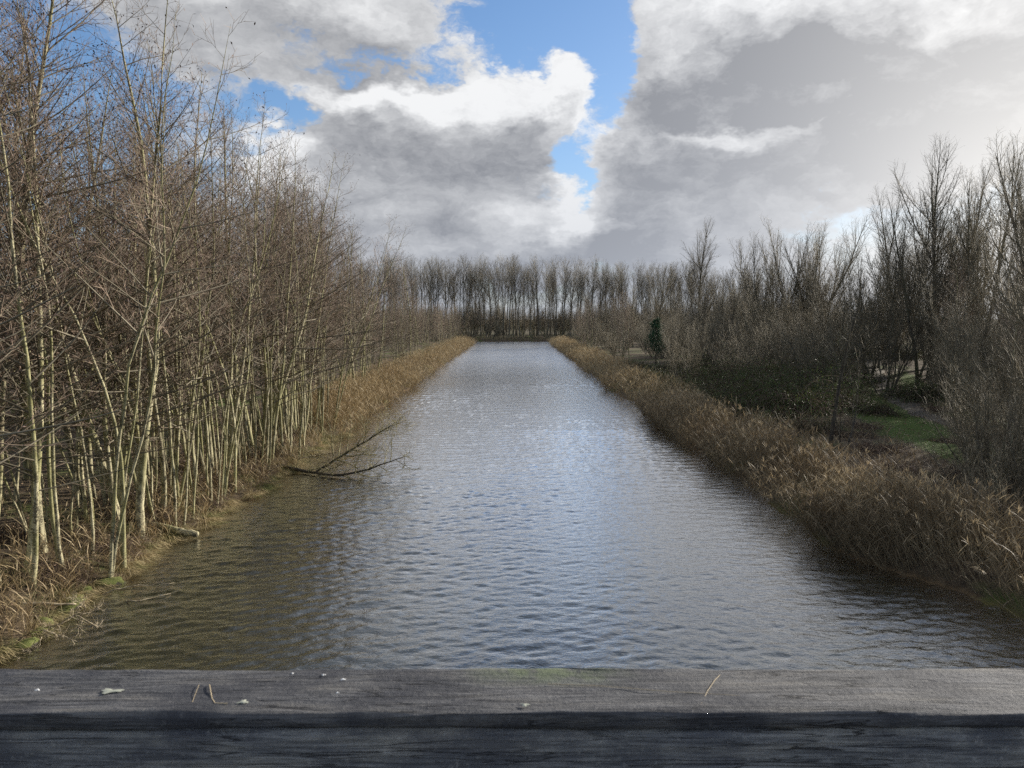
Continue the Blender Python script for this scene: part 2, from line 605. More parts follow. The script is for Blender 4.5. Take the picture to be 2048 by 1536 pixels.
def rail_mat(name, gain):
    m, N, b, out = new_mat(name)
    p = obj_coords(N)
    stretch = N.v('MULTIPLY', p, (1.0, 9.0, 9.0))
    g1 = N.noise(N.v('MULTIPLY', p, (1.0, 22.0, 22.0)), 9.0, 6, 0.65, 0.6)
    g2 = N.noise(stretch, 5.0, 5, 0.6, 0.3)
    blot = N.noise(p, 6.5, 5, 0.6)
    fine = N.noise(p, 130.0, 4, 0.7)
    col = N.mix(N.step(g1, 0.33, 0.68), (0.035, 0.037, 0.042), (0.165, 0.165, 0.165))
    col = N.mix(N.m('MULTIPLY', N.step(g2, 0.45, 0.7), 0.6), col, (0.25, 0.235, 0.205))
    col = N.mix(N.m('MULTIPLY', N.step(blot, 0.46, 0.62), 0.8), col, (0.05, 0.052, 0.06))
    col = N.mix(N.m('MULTIPLY', N.step(fine, 0.55, 0.75), 0.35), col, (0.33, 0.32, 0.30))
    split = N.noise(N.v('MULTIPLY', p, (1.4, 30.0, 30.0)), 2.2, 3, 0.55, 0.5)
    line = N.m('MULTIPLY', N.step(N.m('ABSOLUTE', N.m('SUBTRACT', split, 0.5)), 0.002, 0.012, 1.0, 0.0), N.step(N.noise(p, 4.0, 2, 0.5), 0.42, 0.55))
    col = N.mix(N.m('MULTIPLY', line, 0.85), col, (0.018, 0.018, 0.02))
    # algae along the far edge, middle of the rail
    sp = N.new('ShaderNodeSeparateXYZ')
    N.put(sp.inputs[0], p)
    gx = N.step(N.m('ABSOLUTE', N.m('SUBTRACT', sp.outputs[0], 0.045)), 0.02, 0.13, 1.0, 0.0)
    gy = N.step(sp.outputs[1], 0.055, 0.098)
    al = N.m('MULTIPLY', N.m('MULTIPLY', gx, gy), N.step(N.noise(p, 30.0, 4, 0.6), 0.3, 0.6))
    col = N.mix(N.m('MULTIPLY', al, 0.75), col, (0.15, 0.19, 0.09))
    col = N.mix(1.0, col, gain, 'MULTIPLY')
    N.put(b.inputs['Base Color'], col)
    b.inputs['Roughness'].default_value = 0.75
    b.inputs['Specular IOR Level'].default_value = 0.35
    N.put(b.inputs['Normal'], bump(N, N.m('SUBTRACT', N.m('ADD', g1, N.m('MULTIPLY', fine, 0.6)), N.m('MULTIPLY', line, 1.5)), 0.8, 0.006))
    return m


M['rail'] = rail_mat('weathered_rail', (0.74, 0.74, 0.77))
M['rail_side'] = rail_mat('weathered_rail_side', (1.75, 1.75, 1.75))     # lichen-greyed board, its colour brightened to stand in for missing light


def plain(name, col, rough=0.6):
    m, N, b, out = new_mat(name)
    v = N.noise(world_pos(N), 40.0, 4, 0.6)
    N.put(b.inputs['Base Color'], N.mix(N.step(v, 0.3, 0.7), tuple(c * 0.8 for c in col), col))
    b.inputs['Roughness'].default_value = rough
    return m


M['dropping'] = plain('bird_dropping', (0.75, 0.75, 0.73), 0.5)
M['lichen'] = plain('lichen', (0.36, 0.37, 0.30), 0.9)
M['crack'] = plain('crack_dark', (0.03, 0.028, 0.025), 0.9)
M['straw'] = plain('straw', (0.40, 0.32, 0.20), 0.7)

# ------------------------------------------------------------------ the lie of the land
FAR0, FAR1 = 152.0, 168.0                    # the cross canal at the far end


def sm(x, a, b):
    t = np.clip((x - a) / (b - a), 0, 1)
    return t * t * (3 - 2 * t)


def edge_l(y):
    y = np.asarray(y, float)
    return -8.25 + 0.22 * np.sin(y * 0.55 + 1) + 0.16 * np.sin(y * 1.7) + 0.08 * np.sin(y * 4.3) - 0.35 * sm(y, 18, 12) + 0.45 * np.exp(-((y - 29) / 3.0) ** 2)


def edge_r(y):
    y = np.asarray(y, float)
    return 7.75 + 0.2 * np.sin(y * 0.31) + 0.14 * np.sin(y * 1.3 + 2) + 1.8 * sm(y, 18.5, 12.5) + 0.4 * sm(y, 60, 150)


def wet(x, y):
    """signed distance into the water (positive inside)"""
    main = np.minimum(np.minimum(x - edge_l(y), edge_r(y) - x), FAR1 - y)
    cross = np.minimum(y - FAR0, FAR1 + 0.5 * np.sin(x * 0.4) - y)
    return np.maximum(main, cross)


def lumps(x, y):
    return (np.sin(x * 0.61 + 1.3 * np.sin(y * 0.23)) * np.sin(y * 0.47 + 0.8) * 0.5 + np.sin(x * 1.7 + y * 0.9) * np.sin(y * 1.31 - x * 0.6) * 0.25
            + np.sin(x * 3.9 + 2.0) * np.sin(y * 4.1) * 0.12)


def ground_z(x, y):
    x, y = np.asarray(x, float), np.asarray(y, float)
    s = wet(x, y)
    d = -s
    land = 0.10 + 0.28 * sm(d, 0.0, 0.9) + 0.42 * sm(d, 0.8, 9.0) + 0.16 * lumps(x, y) * sm(d, 0.3, 3.0)
    land = land + 1.5 * np.exp(-(((x - 30) / 9.0) ** 2 + ((y - 62) / 12.0) ** 2)) + 1.2 * sm(x, 30, 70) * sm(y, 20, 60)
    bed = -0.04 - 0.34 * sm(s, 0.0, 1.3) - 1.3 * sm(s, 1.0, 4.0)
    return np.where(s > 0, bed, land)


def gz(x, y):
    return float(ground_z(x, y))


PATH = np.array([(16.0, 8.0), (17.4, 16.0), (18.4, 24.0), (19.2, 30.0), (20.2, 36.0), (22.2, 43.0), (25.5, 51.0), (29.0, 62.0), (31.0, 80.0)])


def path_x(y):
    return np.interp(y, PATH[:, 1], PATH[:, 0])


def turf(x, y):
    """how grassy the ground is"""
    a = np.exp(-(((x - path_x(y) + 2.3) / 1.9) ** 2)) * sm(y, 18, 26) * sm(y, 60, 46)
    a = np.maximum(a, 0.9 * np.exp(-(((x - path_x(y) - 1.9) / 0.9) ** 2)) * sm(y, 24, 34) * sm(y, 60, 48))
    a = np.maximum(a, np.exp(-(((x + 20.0) / 3.2) ** 2 + ((y - 36.5) / 2.6) ** 2)))
    a = np.maximum(a, 0.8 * np.exp(-(((x + 16.0) / 2.0) ** 2 + ((y - 41) / 2.5) ** 2)))
    return a


def spread(lo, hi, *cuts):
    out = []
    for a, b, s in cuts:
        out.append(np.arange(a, b, s))
    return np.unique(np.clip(np.concatenate(out + [np.array([lo, hi])]), lo, hi))


def build_ground():
    xs = spread(-900, 900, (-900, -120, 60), (-120, -40, 8), (-40, -13, 0.9), (-13, -5, 0.25), (-5, 5, 1.25), (5, 14, 0.25), (14, 40, 0.8), (40, 120, 8), (120, 901, 60))
    ys = spread(-60, 1500, (-60, 4, 4), (4, 45, 0.4), (45, 100, 1.0), (100, 150, 2.0), (150, 172, 0.7), (172, 220, 5), (220, 400, 30), (400, 1501, 150))
    X, Y = np.meshgrid(xs, ys)
    Z = ground_z(X, Y)
    V = np.stack([X, Y, Z], -1).reshape(-1, 3)
    n, m = X.shape
    idx = np.arange(n * m).reshape(n, m)
    Q = np.stack([idx[:-1, :-1], idx[:-1, 1:], idx[1:, 1:], idx[1:, :-1]], -1)
    o = link("ground", mesh_data("ground", V, Q, M['ground'], turf(X, Y).ravel()))
    tag(o, kind="structure")
    # trodden path on the east bank
    ys = np.arange(8, 80, 0.5)
    cx = path_x(ys)
    cols = []
    for u in np.linspace(-1, 1, 7):
        x = cx + u * (0.75 + 0.12 * np.sin(ys * 1.3 + u))
        cols.append(np.stack([x, ys, ground_z(x, ys) + 0.03 - 0.05 * abs(u) ** 3], -1))
    V = np.stack(cols, 1)
    n, m = V.shape[:2]
    idx = np.arange(n * m).reshape(n, m)
    Q = np.stack([idx[:-1, :-1], idx[:-1, 1:], idx[1:, 1:], idx[1:, :-1]], -1)
    tag(link("path", mesh_data("path", V, Q, M['path'])), kind="structure")


build_ground()


def build_water():
    ys = np.concatenate([np.arange(-30, 8, 0.5), np.arange(8, 9.5, 0.3), np.arange(9.5, 18, 0.042), np.arange(18, 26, 0.06), np.arange(26, 36, 0.10), np.arange(36, 60, 0.19), np.arange(60, 100, 0.42), np.arange(100, 172, 0.85)])
    xs = np.concatenate([[-60, -30, -16, -11.5], np.arange(-11, 11.01, 0.09), [11.5, 16, 30, 60]])
    X, Y = np.meshgrid(xs, ys)
    Z = np.zeros_like(X)
    r = np.random.default_rng(3)
    gust = 0.80 + 0.45 * np.sin(X * 0.31 + 0.6 * np.sin(Y * 0.16)) * np.sin(Y * 0.21 + 0.9) + 0.15 * np.sin(Y * 0.07 + X * 0.15)
    for lam0, n, slope, fan in ((1.1, 10, 0.012, 30), (0.48, 16, 0.045, 30), (0.27, 28, 0.090, 34), (0.18, 32, 0.080, 40)):
        for i in range(n):
            lam = lam0 * r.uniform(0.72, 1.38)
            k = 2 * math.pi / lam
            th = math.radians(r.normal(-8, fan))
            amp = slope / k * math.sqrt(2.0 / n)
            Z += amp * 1.15 * (np.exp(0.9 * np.sin(k * (X * math.sin(th) + Y * math.cos(th)) + r.uniform(0, 6.28))) - 1.2)
    Z *= np.clip(gust, 0.35, 1.3)
    Z *= sm(wet(X, Y), -0.2, 1.5) * 0.7 + 0.3
    depth = np.maximum(-ground_z(X, Y), 0)
    V = np.stack([X, Y, Z], -1).reshape(-1, 3)
    n, m = X.shape
    idx = np.arange(n * m).reshape(n, m)
    Q = np.stack([idx[:-1, :-1], idx[:-1, 1:], idx[1:, 1:], idx[1:, :-1]], -1)
    o = link("water", mesh_data("water", V, Q, M['water'], depth.ravel()))
    tag(o, kind="structure")


build_water()

# ------------------------------------------------------------------ trees
KIT = {}                                     # prototype meshes: name -> (trunk mesh, crown mesh)


def tree_kit(name, stems, bark, twig, height, r0, n_prim, prim_len, prim_ang, prim_bend, sec_gap, sec_len, twig_gap, twig_len,
             t_low=0.12, fruit=0.0, twig_r=0.0035, prim_droop=None, wander=0.05, sec_ang=42, sides=7, lean=0.0, fork=0, keep_up=0.5, sway=0.035, thin=None):
    """one bare tree: stems, limbs, side shoots, twigs"""
    T, C = Geo(), Geo()
    ns = len(stems)
    base = np.array([[s[0], s[1], -0.15] for s in stems], float)
    d = unit(np.array([[math.sin(math.radians(s[2])) * math.cos(s[3]), math.sin(math.radians(s[2])) * math.sin(s[3]), math.cos(math.radians(s[2]))] for s in stems]))
    H = np.array([s[4] * height for s in stems])
    P = path(base, d, H, 16, 0.12 + 0.10 * (np.array([s[2] for s in stems]) > 6), sway)
    tt = np.linspace(0, 1, 16)
    rr = np.array([s[5] * r0 for s in stems])
    R = rr[:, None] * ((1 - tt) ** 0.85 * 0.94 + 0.05 + 0.35 * np.exp(-tt * 45))[None, :]
    if fork:
        F, FR, _ = shoots(P, R, np.full(ns, fork), 0.35, 0.72, 22, 7, lambda i, t: H[i] * (1 - t) * 0.85, 12, 0.02, 0.35, 0.06, 0.3)
        FR = np.clip(along(R, np.repeat(np.arange(ns), fork), np.full(ns * fork, 0.5)) * 0.7, 0.01, None)[:, None] * np.linspace(1, 0.12, 12)
        T.tubes(F, FR, sides - 1)
        P = np.concatenate([P, np.stack([np.interp(np.linspace(0, 1, 16), np.linspace(0, 1, 12), F[i, :, c]) for i in range(len(F)) for c in range(3)]).reshape(len(F), 3, 16).transpose(0, 2, 1)])
        R = np.concatenate([R, np.stack([np.interp(np.linspace(0, 1, 16), np.linspace(0, 1, 12), FR[i]) for i in range(len(F))])])
        T.tubes(P[:ns], R[:ns], sides)
    else:
        T.tubes(P, R, sides)
    Lp = plen(P)
    cnt = np.maximum((n_prim * Lp / Lp.max()).astype(int), 4)
    A, AR, AL = shoots(P, R, cnt, t_low, 0.985, prim_ang, 9, lambda i, t: Lp[i] * prim_len(t), 8, 0.0085, prim_bend, wander, keep_up, 0.004, prim_droop)
    C.tubes(A, AR, 4, 0.0)
    dens = np.ones(len(A)) if thin is None else np.interp(A[:, 0, 2] / height, (0.0, 0.35, 0.6, 1.0), thin)
    c2 = np.maximum((AL / sec_gap * dens + rng.uniform(0, 1, len(A))).astype(int), 0)
    B, BR, BL = shoots(A, AR, c2, 0.12, 0.98, sec_ang, 11, lambda i, t: AL[i] * sec_len * (1.15 - t) + 0.12, 4, 0.010, 0.14, 0.10, 0.3, twig_r)
    C.tubes(B, BR, 3, 0.3)
    c3 = np.maximum((BL / twig_gap + rng.uniform(0, 0.8, len(BL))).astype(int), 0)
    D, DR, DL = shoots(B, BR, c3, 0.15, 1.0, 44, 14, lambda i, t: twig_len * (0.6 + 0.6 * (1 - t)) + 0 * i, 2, 0.016, 0.12, 0.14, 0.0, twig_r * 0.9)
    C.tubes(D, DR, 3, 0.5)
    if fruit:
        k = rng.uniform(size=len(D)) < fruit
        tip = D[k, -1]
        L = rng.uniform(0.035, 0.08, len(tip))
        dd = unit(rng.normal(size=(len(tip), 3)) * 0.6 + np.array([0, 0, -0.7]))
        C.leaves(tip, L, rng.uniform(0.010, 0.018, len(tip)), 1.0, dd)
    KIT[name] = (T.mesh(name + "_trunk", bark), C.mesh(name + "_crown", twig), P[0, -1].copy())
    return KIT[name]


def cone_len(scale, low=0.75):
    return lambda t: scale * np.clip((1 - t) ** 0.62, 0, 1) * np.where(t < 0.3, low, 1.0) + 0.02


def rs(n, spread, lean):
    """stems of a coppiced clump"""
    out = []
    a0 = rng.uniform(0, 6.28)
    for i in range(n):
        a = a0 + i * 6.28 / n + rng.normal() * 0.3
        out.append((math.cos(a) * spread, math.sin(a) * spread, abs(rng.normal(lean, lean * 0.4)), a + rng.normal() * 0.4, rng.uniform(0.78, 1.0), rng.uniform(0.6, 1.0)))
    out[0] = (*out[0][:4], 1.0, 1.0)
    return out


def alder(name, stems, n_prim=46, **kw):
    a = dict(height=13.0, r0=0.100, n_prim=n_prim, prim_len=cone_len(0.235, 0.85), prim_ang=lambda t: 74 - 34 * t, prim_bend=0.28, sec_gap=0.17,
             sec_len=0.38, twig_gap=0.105, twig_len=0.27, t_low=0.17, fruit=0.45, prim_droop=0.10, twig_r=0.0038, thin=(0.15, 0.24, 0.70, 1.1))
    a.update(kw)
    return tree_kit(name, stems, M['alder_bark'], M['alder_twig'], **a)


alder("alder_single_a", [(0, 0, 2, 0.3, 1, 1)], 100)
alder("alder_single_b", [(0, 0, 5, 2.0, 1, 0.85)], 92)
alder("alder_single_c", [(0, 0, 7, 5.0, 1, 0.72)], 84, sway=0.05)
alder("alder_pair_a", rs(2, 0.16, 6), 62)
alder("alder_pair_b", rs(2, 0.22, 9), 62, sway=0.05)
alder("alder_clump_a", rs(4, 0.34, 6), 46, r0=0.08, sec_gap=0.22)
alder("alder_clump_b", rs(5, 0.42, 8), 38, r0=0.07, sec_gap=0.22, sway=0.05)
alder("alder_poles", rs(7, 0.55, 7), 20, r0=0.044, height=10.5, t_low=0.40, sec_gap=0.22, sway=0.06)


def willow(name, stems, n_prim=40, **kw):
    a = dict(height=14.0, r0=0.15, n_prim=n_prim, prim_len=lambda t: 0.34 * (1 - t) ** 0.6 + 0.03, prim_ang=lambda t: 40 - 12 * t, prim_bend=0.55, sec_gap=0.21,
             sec_len=0.42, twig_gap=0.16, twig_len=0.42, t_low=0.14, sec_ang=32, sway=0.05, twig_r=0.0042)
    a.update(kw)
    return tree_kit(name, stems, M['willow_bark'], M['willow_twig'], **a)


willow("willow_tall_a", [(0, 0, 3, 3.0, 1, 1)], 42, fork=2)
willow("willow_tall_b", [(0, 0, 6, 0.4, 1, 1), (0.2, 0.1, 14, 3.4, 0.85, 0.7)], 36, fork=1)
willow("willow_broom_a", rs(5, 0.35, 13), 34, height=10.0, r0=0.10)
willow("willow_broom_b", rs(7, 0.5, 18), 28, height=8.5, r0=0.08)
willow("bare_shrub_a", rs(16, 0.6, 24), 14, height=4.2, r0=0.035, t_low=0.05, sec_gap=0.2, twig_gap=0.14, twig_len=0.28, twig_r=0.0045)
willow("bare_shrub_b", rs(18, 0.7, 32), 13, height=3.2, r0=0.028, t_low=0.05, sec_gap=0.18, twig_gap=0.13, twig_len=0.26, twig_r=0.0045, sway=0.09)


def poplar(name, **kw):
    a = dict(height=18.0, r0=0.17, n_prim=54, prim_len=lambda t: np.where(t < 0.38, 0.08, 0.20 * np.sin(np.clip((t - 0.28) / 0.76, 0, 1) * 2.6 + 0.25) ** 0.8) + 0.01,
             prim_ang=lambda t: 46 - 10 * t, prim_bend=0.5, sec_gap=0.34, sec_len=0.42, twig_gap=0.22, twig_len=0.6, t_low=0.16, sec_ang=36,
             twig_r=0.0085, sway=0.03, sides=6)
    a.update(kw)
    return tree_kit(name, [(0, 0, 2, rng.uniform(0, 6), 1, 1)], M['poplar_bark'], M['poplar_twig'], **a)


poplar("poplar_a", fork=1)
poplar("poplar_b", fork=2, n_prim=30)
poplar("poplar_c")


def bramble_kit(name, n, size, leafy, mat_leaf, height=1.0, leaf=0.06):
    S, L = Geo(), Geo()
    a = rng.uniform(0, 6.28, n)
    r = np.sqrt(rng.uniform(0, 1, n)) * size * 0.55
    base = np.stack([np.cos(a) * r, np.sin(a) * r, np.full(n, -0.05)], -1)
    a2 = rng.uniform(0, 6.28, n)
    el = rng.uniform(0.9, 2.2, n)
    d = unit(np.stack([np.cos(a2), np.sin(a2), el], -1))
    P = path(base, d, rng.uniform(0.9, 2.1, n) * size * 0.9 * height, 9, -1.3 / height, 0.09)
    P[..., 2] = np.maximum(P[..., 2], -0.1)
    R = np.full((n, 1), 0.008) * np.linspace(1, 0.5, 9)
    S.tubes(P, R, 3, 0.2)
    B, BR, BL = shoots(P, R, np.full(n, 7), 0.15, 0.98, 50, 15, lambda i, t: 0.35 * size + 0 * i, 4, 0.013, -0.2, 0.15, 0.3)
    S.tubes(B, BR, 3, 0.5)
    m = int(leafy * n)
    if m:
        i = rng.integers(0, len(B), m)
        c, T = at(B, i, rng.uniform(0.1, 1, m))
        c = c + rng.normal(size=c.shape) * 0.05
        L.leaves(c, rng.uniform(0.7, 1.4, m) * leaf, rng.uniform(0.3, 0.5, m) * leaf, rng.uniform(0, 1, m), unit(rng.normal(size=(m, 3)) + np.array([0, 0, 0.25])))
    KIT[name] = (S.mesh(name + "_stems", M['bramble_stem']), L.mesh(name + "_leaves", mat_leaf, False) if m else None, None)


bramble_kit("bramble_a", 170, 1.6, 60, M['bramble_leaf'])
bramble_kit("bramble_b", 170, 1.3, 36, M['bramble_leaf'], 0.9, 0.05)
bramble_kit("dead_tangle", 220, 1.2, 6, M['litter'], 0.8, 0.05)


def tuft_kit(name, n, length, mat, r=0.16, arch=-1.6, w=0.004):
    G = Geo()
    a = rng.uniform(0, 6.28, n)
    q = np.sqrt(rng.uniform(0, 1, n)) * r
    base = np.stack([np.cos(a) * q, np.sin(a) * q, np.full(n, -0.04)], -1)
    d = unit(np.stack([np.cos(a) * q / r * 0.9, np.sin(a) * q / r * 0.9, np.ones(n)], -1) + rng.normal(size=(n, 3)) * 0.22)
    P = path(base, d, rng.uniform(0.5, 1.2, n) * length, 6, arch, 0.06)
    P[..., 2] = np.maximum(P[..., 2], -0.05)
    G.ribbons(P, np.full((n, 1), w) * np.linspace(1, 0.25, 6), rng.uniform(0, 1, n))
    KIT[name] = (G.mesh(name, mat, False), None, None)


tuft_kit("sedge_a", 520, 0.85, M['sedge'], 0.2, -1.9, 0.006)
tuft_kit("sedge_b", 480, 0.65, M['sedge'], 0.26, -1.6, 0.006)
tuft_kit("grass_tuft_a", 160, 0.3, M['grass'], 0.22, -1.0, 0.005)


def plant(kit, name, x, y, label, category, group=None, scale=1.0, rz=None, z=None, tilt=0.0, tilt_dir=0.0, parts=("trunk", "crown"), height=1.0):
    """an Empty at the foot of the plant with its parts as children; copies share mesh data"""
    k = KIT[kit]
    root = link(name, None, None, (x, y, gz(x, y) - 0.02 if z is None else z), (0, 0, 0), (scale, scale, scale * height))
    root.empty_display_size = 0.2
    root.rotation_euler = (tilt * math.cos(tilt_dir), tilt * math.sin(tilt_dir), rng.uniform(0, 6.28) if rz is None else rz)
    link(parts[0], k[0], root)
    if k[1] is not None:
        link(parts[1], k[1], root)
    return tag(root, label, category, group)


def clear_of(pts, x, y, d):
    return all((x - a) ** 2 + (y - b) ** 2 > d * d for a, b in pts)


ORD = ["first", "second", "third", "fourth", "fifth", "sixth", "seventh", "eighth", "ninth", "tenth", "eleventh", "twelfth"]

LOOK = {"alder_single_a": "straight single-stemmed alder", "alder_single_b": "slightly leaning single-stemmed alder", "alder_single_c": "thin crooked single-stemmed alder", "alder_pair_a": "two-stemmed alder", "alder_pair_b": "wide-forking two-stemmed alder",
        "alder_clump_a": "four-stemmed alder clump", "alder_clump_b": "five-stemmed alder clump", "alder_poles": "clump of thin alder poles", "poplar_a": "once-forked", "poplar_b": "twice-forked", "poplar_c": "straight unforked",
        "willow_tall_a": "tall forked bare tree", "willow_tall_b": "tall twin-stemmed bare tree", "willow_broom_a": "broom-shaped bare tree"}

# --- west bank: coppiced alders leaning over the water, nearest first
front = [(-9.3, 11.2, "alder_pair_a", 1.05), (-9.6, 13.9, "alder_clump_a", 1.08), (-10.3, 15.8, "alder_single_a", 1.1), (-9.2, 17.4, "alder_pair_b", 1.0),
         (-9.5, 19.6, "alder_clump_b", 1.0), (-9.0, 22.0, "alder_poles", 1.05), (-9.6, 23.6, "alder_clump_a", 1.0), (-9.1, 26.2, "alder_clump_b", 1.02),
         (-9.9, 28.4, "alder_pair_a", 1.0), (-9.2, 30.6, "alder_clump_b", 0.98), (-10.0, 33.0, "alder_single_b", 1.02), (-9.6, 35.6, "alder_clump_a", 0.96)]
west = []
for i, (x, y, k, s) in enumerate(front):
    plant(k, "alder_tree", x, y, f"bare pale-stemmed alder at the water's edge of the left bank, {ORD[i]} from the wooden rail", "tree", "alders along the left water's edge", s)
    west.append((x, y))
for i, (x, y) in enumerate(((-10.6, 12.8), (-8.9, 15.2), (-10.9, 17.2), (-10.2, 18.4), (-8.95, 19.0), (-10.6, 21.2), (-8.8, 20.8), (-10.2, 24.8), (-8.9, 25.0), (-10.6, 26.8), (-8.75, 27.8), (-8.9, 29.4), (-10.4, 30.6), (-9.0, 32.4), (-10.8, 35.0), (-9.0, 34.4))):
    plant("alder_poles", "alder_tree", x, y, "clump of thin pale leaning alder poles between the bigger alders of the left water's edge", "tree", "pole clumps along the left water's edge", rng.uniform(0.8, 1.15))
    west.append((x, y))
for i in range(27):
    y = 12.0 + i * 1.05 + rng.uniform(-0.3, 0.3)
    x = -9.4 - rng.uniform(0, 3.0)
    plant(["alder_single_a", "alder_single_b", "alder_single_c", "alder_pair_a"][i % 4], "alder_tree", x, y, "slender upright tan-barked alder in the second rank of the left bank", "tree", "second rank of alders, left bank", rng.uniform(0.78, 1.02))
    west.append((x, y))
y = 38.5
n = 0
while y < 60:
    x = -10.2 - rng.uniform(0, 1.6)
    k = ["alder_clump_a", "alder_pair_b", "alder_single_a", "alder_clump_b", "alder_pair_a"][n % 5]
    plant(k, "alder_tree", x, y, "bare brown alder in the tall block where the left bank's reeds begin", "tree", "tall alders where the left reeds begin", rng.uniform(0.86, 0.98) * (1 - 0.012 * max(0, y - 46)))
    west.append((x, y))
    y += rng.uniform(1.7, 2.6)
    n += 1
for i, (x, y, k, s) in enumerate(((-11.6, 14.2, "alder_single_a", 1.1), (-13.4, 17.2, "alder_pair_a", 1.08), (-12.2, 20.4, "alder_single_b", 1.12), (-14.6, 22.0, "alder_single_a", 1.1), (-12.8, 25.6, "alder_pair_b", 1.05))):
    plant(k, "alder_tree", x, y, f"tall alder reaching the view's top edge, far left, {ORD[i]} from the rail", "tree", "tall alders at the far left", s)
    west.append((x, y))
# the wood behind them
n = 0
tries = 0
while n < 90 and tries < 6000:
    tries += 1
    y = rng.uniform(9, 66)
    x = -11.2 - rng.uniform(0, 1) ** 1.3 * 34
    if x < -0.74 * y - 12 or not clear_of(west, x, y, 1.3) or turf(x, y) > 0.3:
        continue
    k = ["alder_single_a", "alder_single_b", "alder_single_c", "alder_pair_a", "alder_pair_b", "alder_clump_a", "alder_poles", "alder_poles"][rng.integers(8)]
    s = rng.uniform(0.72, 1.0) * (1 - 0.004 * max(0, y - 30))
    plant(k, "alder_tree", x, y, LOOK[k] + (" beside the green clearing in the left wood" if (x + 19) ** 2 + (y - 37) ** 2 < 50 else " deep inside the left wood" if x < -20 else " inside the far half of the left wood" if y > 38 else " inside the near half of the left wood"), "tree", "alders inside the left wood", s)
    west.append((x, y))
    n += 1
# the low alder belt behind the far reeds of the west bank
n = 0
tries = 0
while n < 90 and tries < 3000:
    tries += 1
    y = rng.uniform(58, 151)
    x = -10.4 - rng.uniform(0, 1) ** 1.5 * 20
    if not clear_of(west, x, y, 1.6):
        continue
    k = ["alder_single_b", "alder_clump_a", "alder_clump_b", "alder_pair_a", "alder_pair_b"][rng.integers(5)]
    plant(k, "alder_tree", x, y, "low reddish " + LOOK[k] + (" at the very end of the left reeds" if y > 115 else " behind the middle of the left reeds" if y > 85 else " behind the near part of the left reeds"), "tree", "low alders behind the far left reeds", rng.uniform(0.50, 0.66))
    west.append((x, y))
    n += 1
plant("alder_single_a", "alder_tree", -11.6, 84.0, "tall spire-shaped alder rising above the low reddish alders of the left bank", "tree", None, 0.98)
plant("alder_single_b", "alder_tree", -12.4, 85.0, "thinner companion leaning beside the tall spire-shaped alder on the left bank", "tree", None, 0.86)

# --- far end: a row of tall poplars behind the cross canal, with lower growth at their feet
n = 0
for row, (yy, x0, x1, gap, s0) in enumerate(((178, -36, 46, 1.8, 1.0), (184, -38, 60, 2.2, 1.03), (191, -40, 70, 2.6, 1.05))):
    x = x0
    while x < x1:
        k = ["poplar_a", "poplar_b", "poplar_c"][rng.integers(3)]
        plant(k, "poplar_tree", x, yy + rng.uniform(-2, 2), f"tall slim {LOOK[k]} bare poplar in the {['front', 'middle', 'back'][row]} row closing the canal's far end", "tree", "poplar row at the far end", s0 * rng.uniform(0.80, 1.04) * (1 - 0.0022 * max(0, x)), tilt=rng.normal() * 0.02)
        x += gap * rng.uniform(0.5, 1.4)
        n += 1
for row, (yy, gap, s0) in enumerate(((173.5, 1.5, 1.0), (177, 1.6, 1.15), (182, 1.8, 1.3))):
    x = -38.0
    while x < 62:
        plant(["alder_poles", "alder_single_c", "alder_poles", "willow_broom_a"][rng.integers(4)], "brushwood_tree", x, yy + rng.uniform(-1.5, 1.5), "slender bare understorey tree among the trunks of the far poplar row", "tree", "understorey of the far poplars", (0.62 if row else 0.5) * s0 * rng.uniform(0.6, 1.2))
        x += 1.2 * gap * rng.uniform(0.6, 1.5)
for yy, s0 in ((194.0, 1.0), (199.0, 1.15), (205.0, 1.2)):
    x = -46.0
    while x < 80:
        plant(["willow_broom_a", "willow_broom_b"][rng.integers(2)], "brushwood_tree", x, yy + rng.uniform(-2, 2), "dense brown brushwood tree standing behind the far poplar row", "tree", "brushwood behind the far poplars", 0.8 * s0 * rng.uniform(0.7, 1.15))
        x += rng.uniform(2.0, 4.0)
x = -34.0
while x < 44:
    plant(["bare_shrub_a", "willow_broom_b", "bare_shrub_b"][rng.integers(3)], "bare_bush", x, 170.5 + rng.uniform(0, 4), "low dark bare bush at the foot of the far poplar row", "bush", "bushes at the foot of the far poplars", rng.uniform(0.45, 0.85), parts=("stems", "twigs"))
    x += rng.uniform(2.6, 5.5)

# --- east bank
EAST = []


def east(kit, name, x, y, label, category="tree", group=None, scale=1.0, parts=("trunk", "crown"), **kw):
    EAST.append((x, y))
    return plant(kit, name, x, y, label, category, group, scale, parts=parts, **kw)


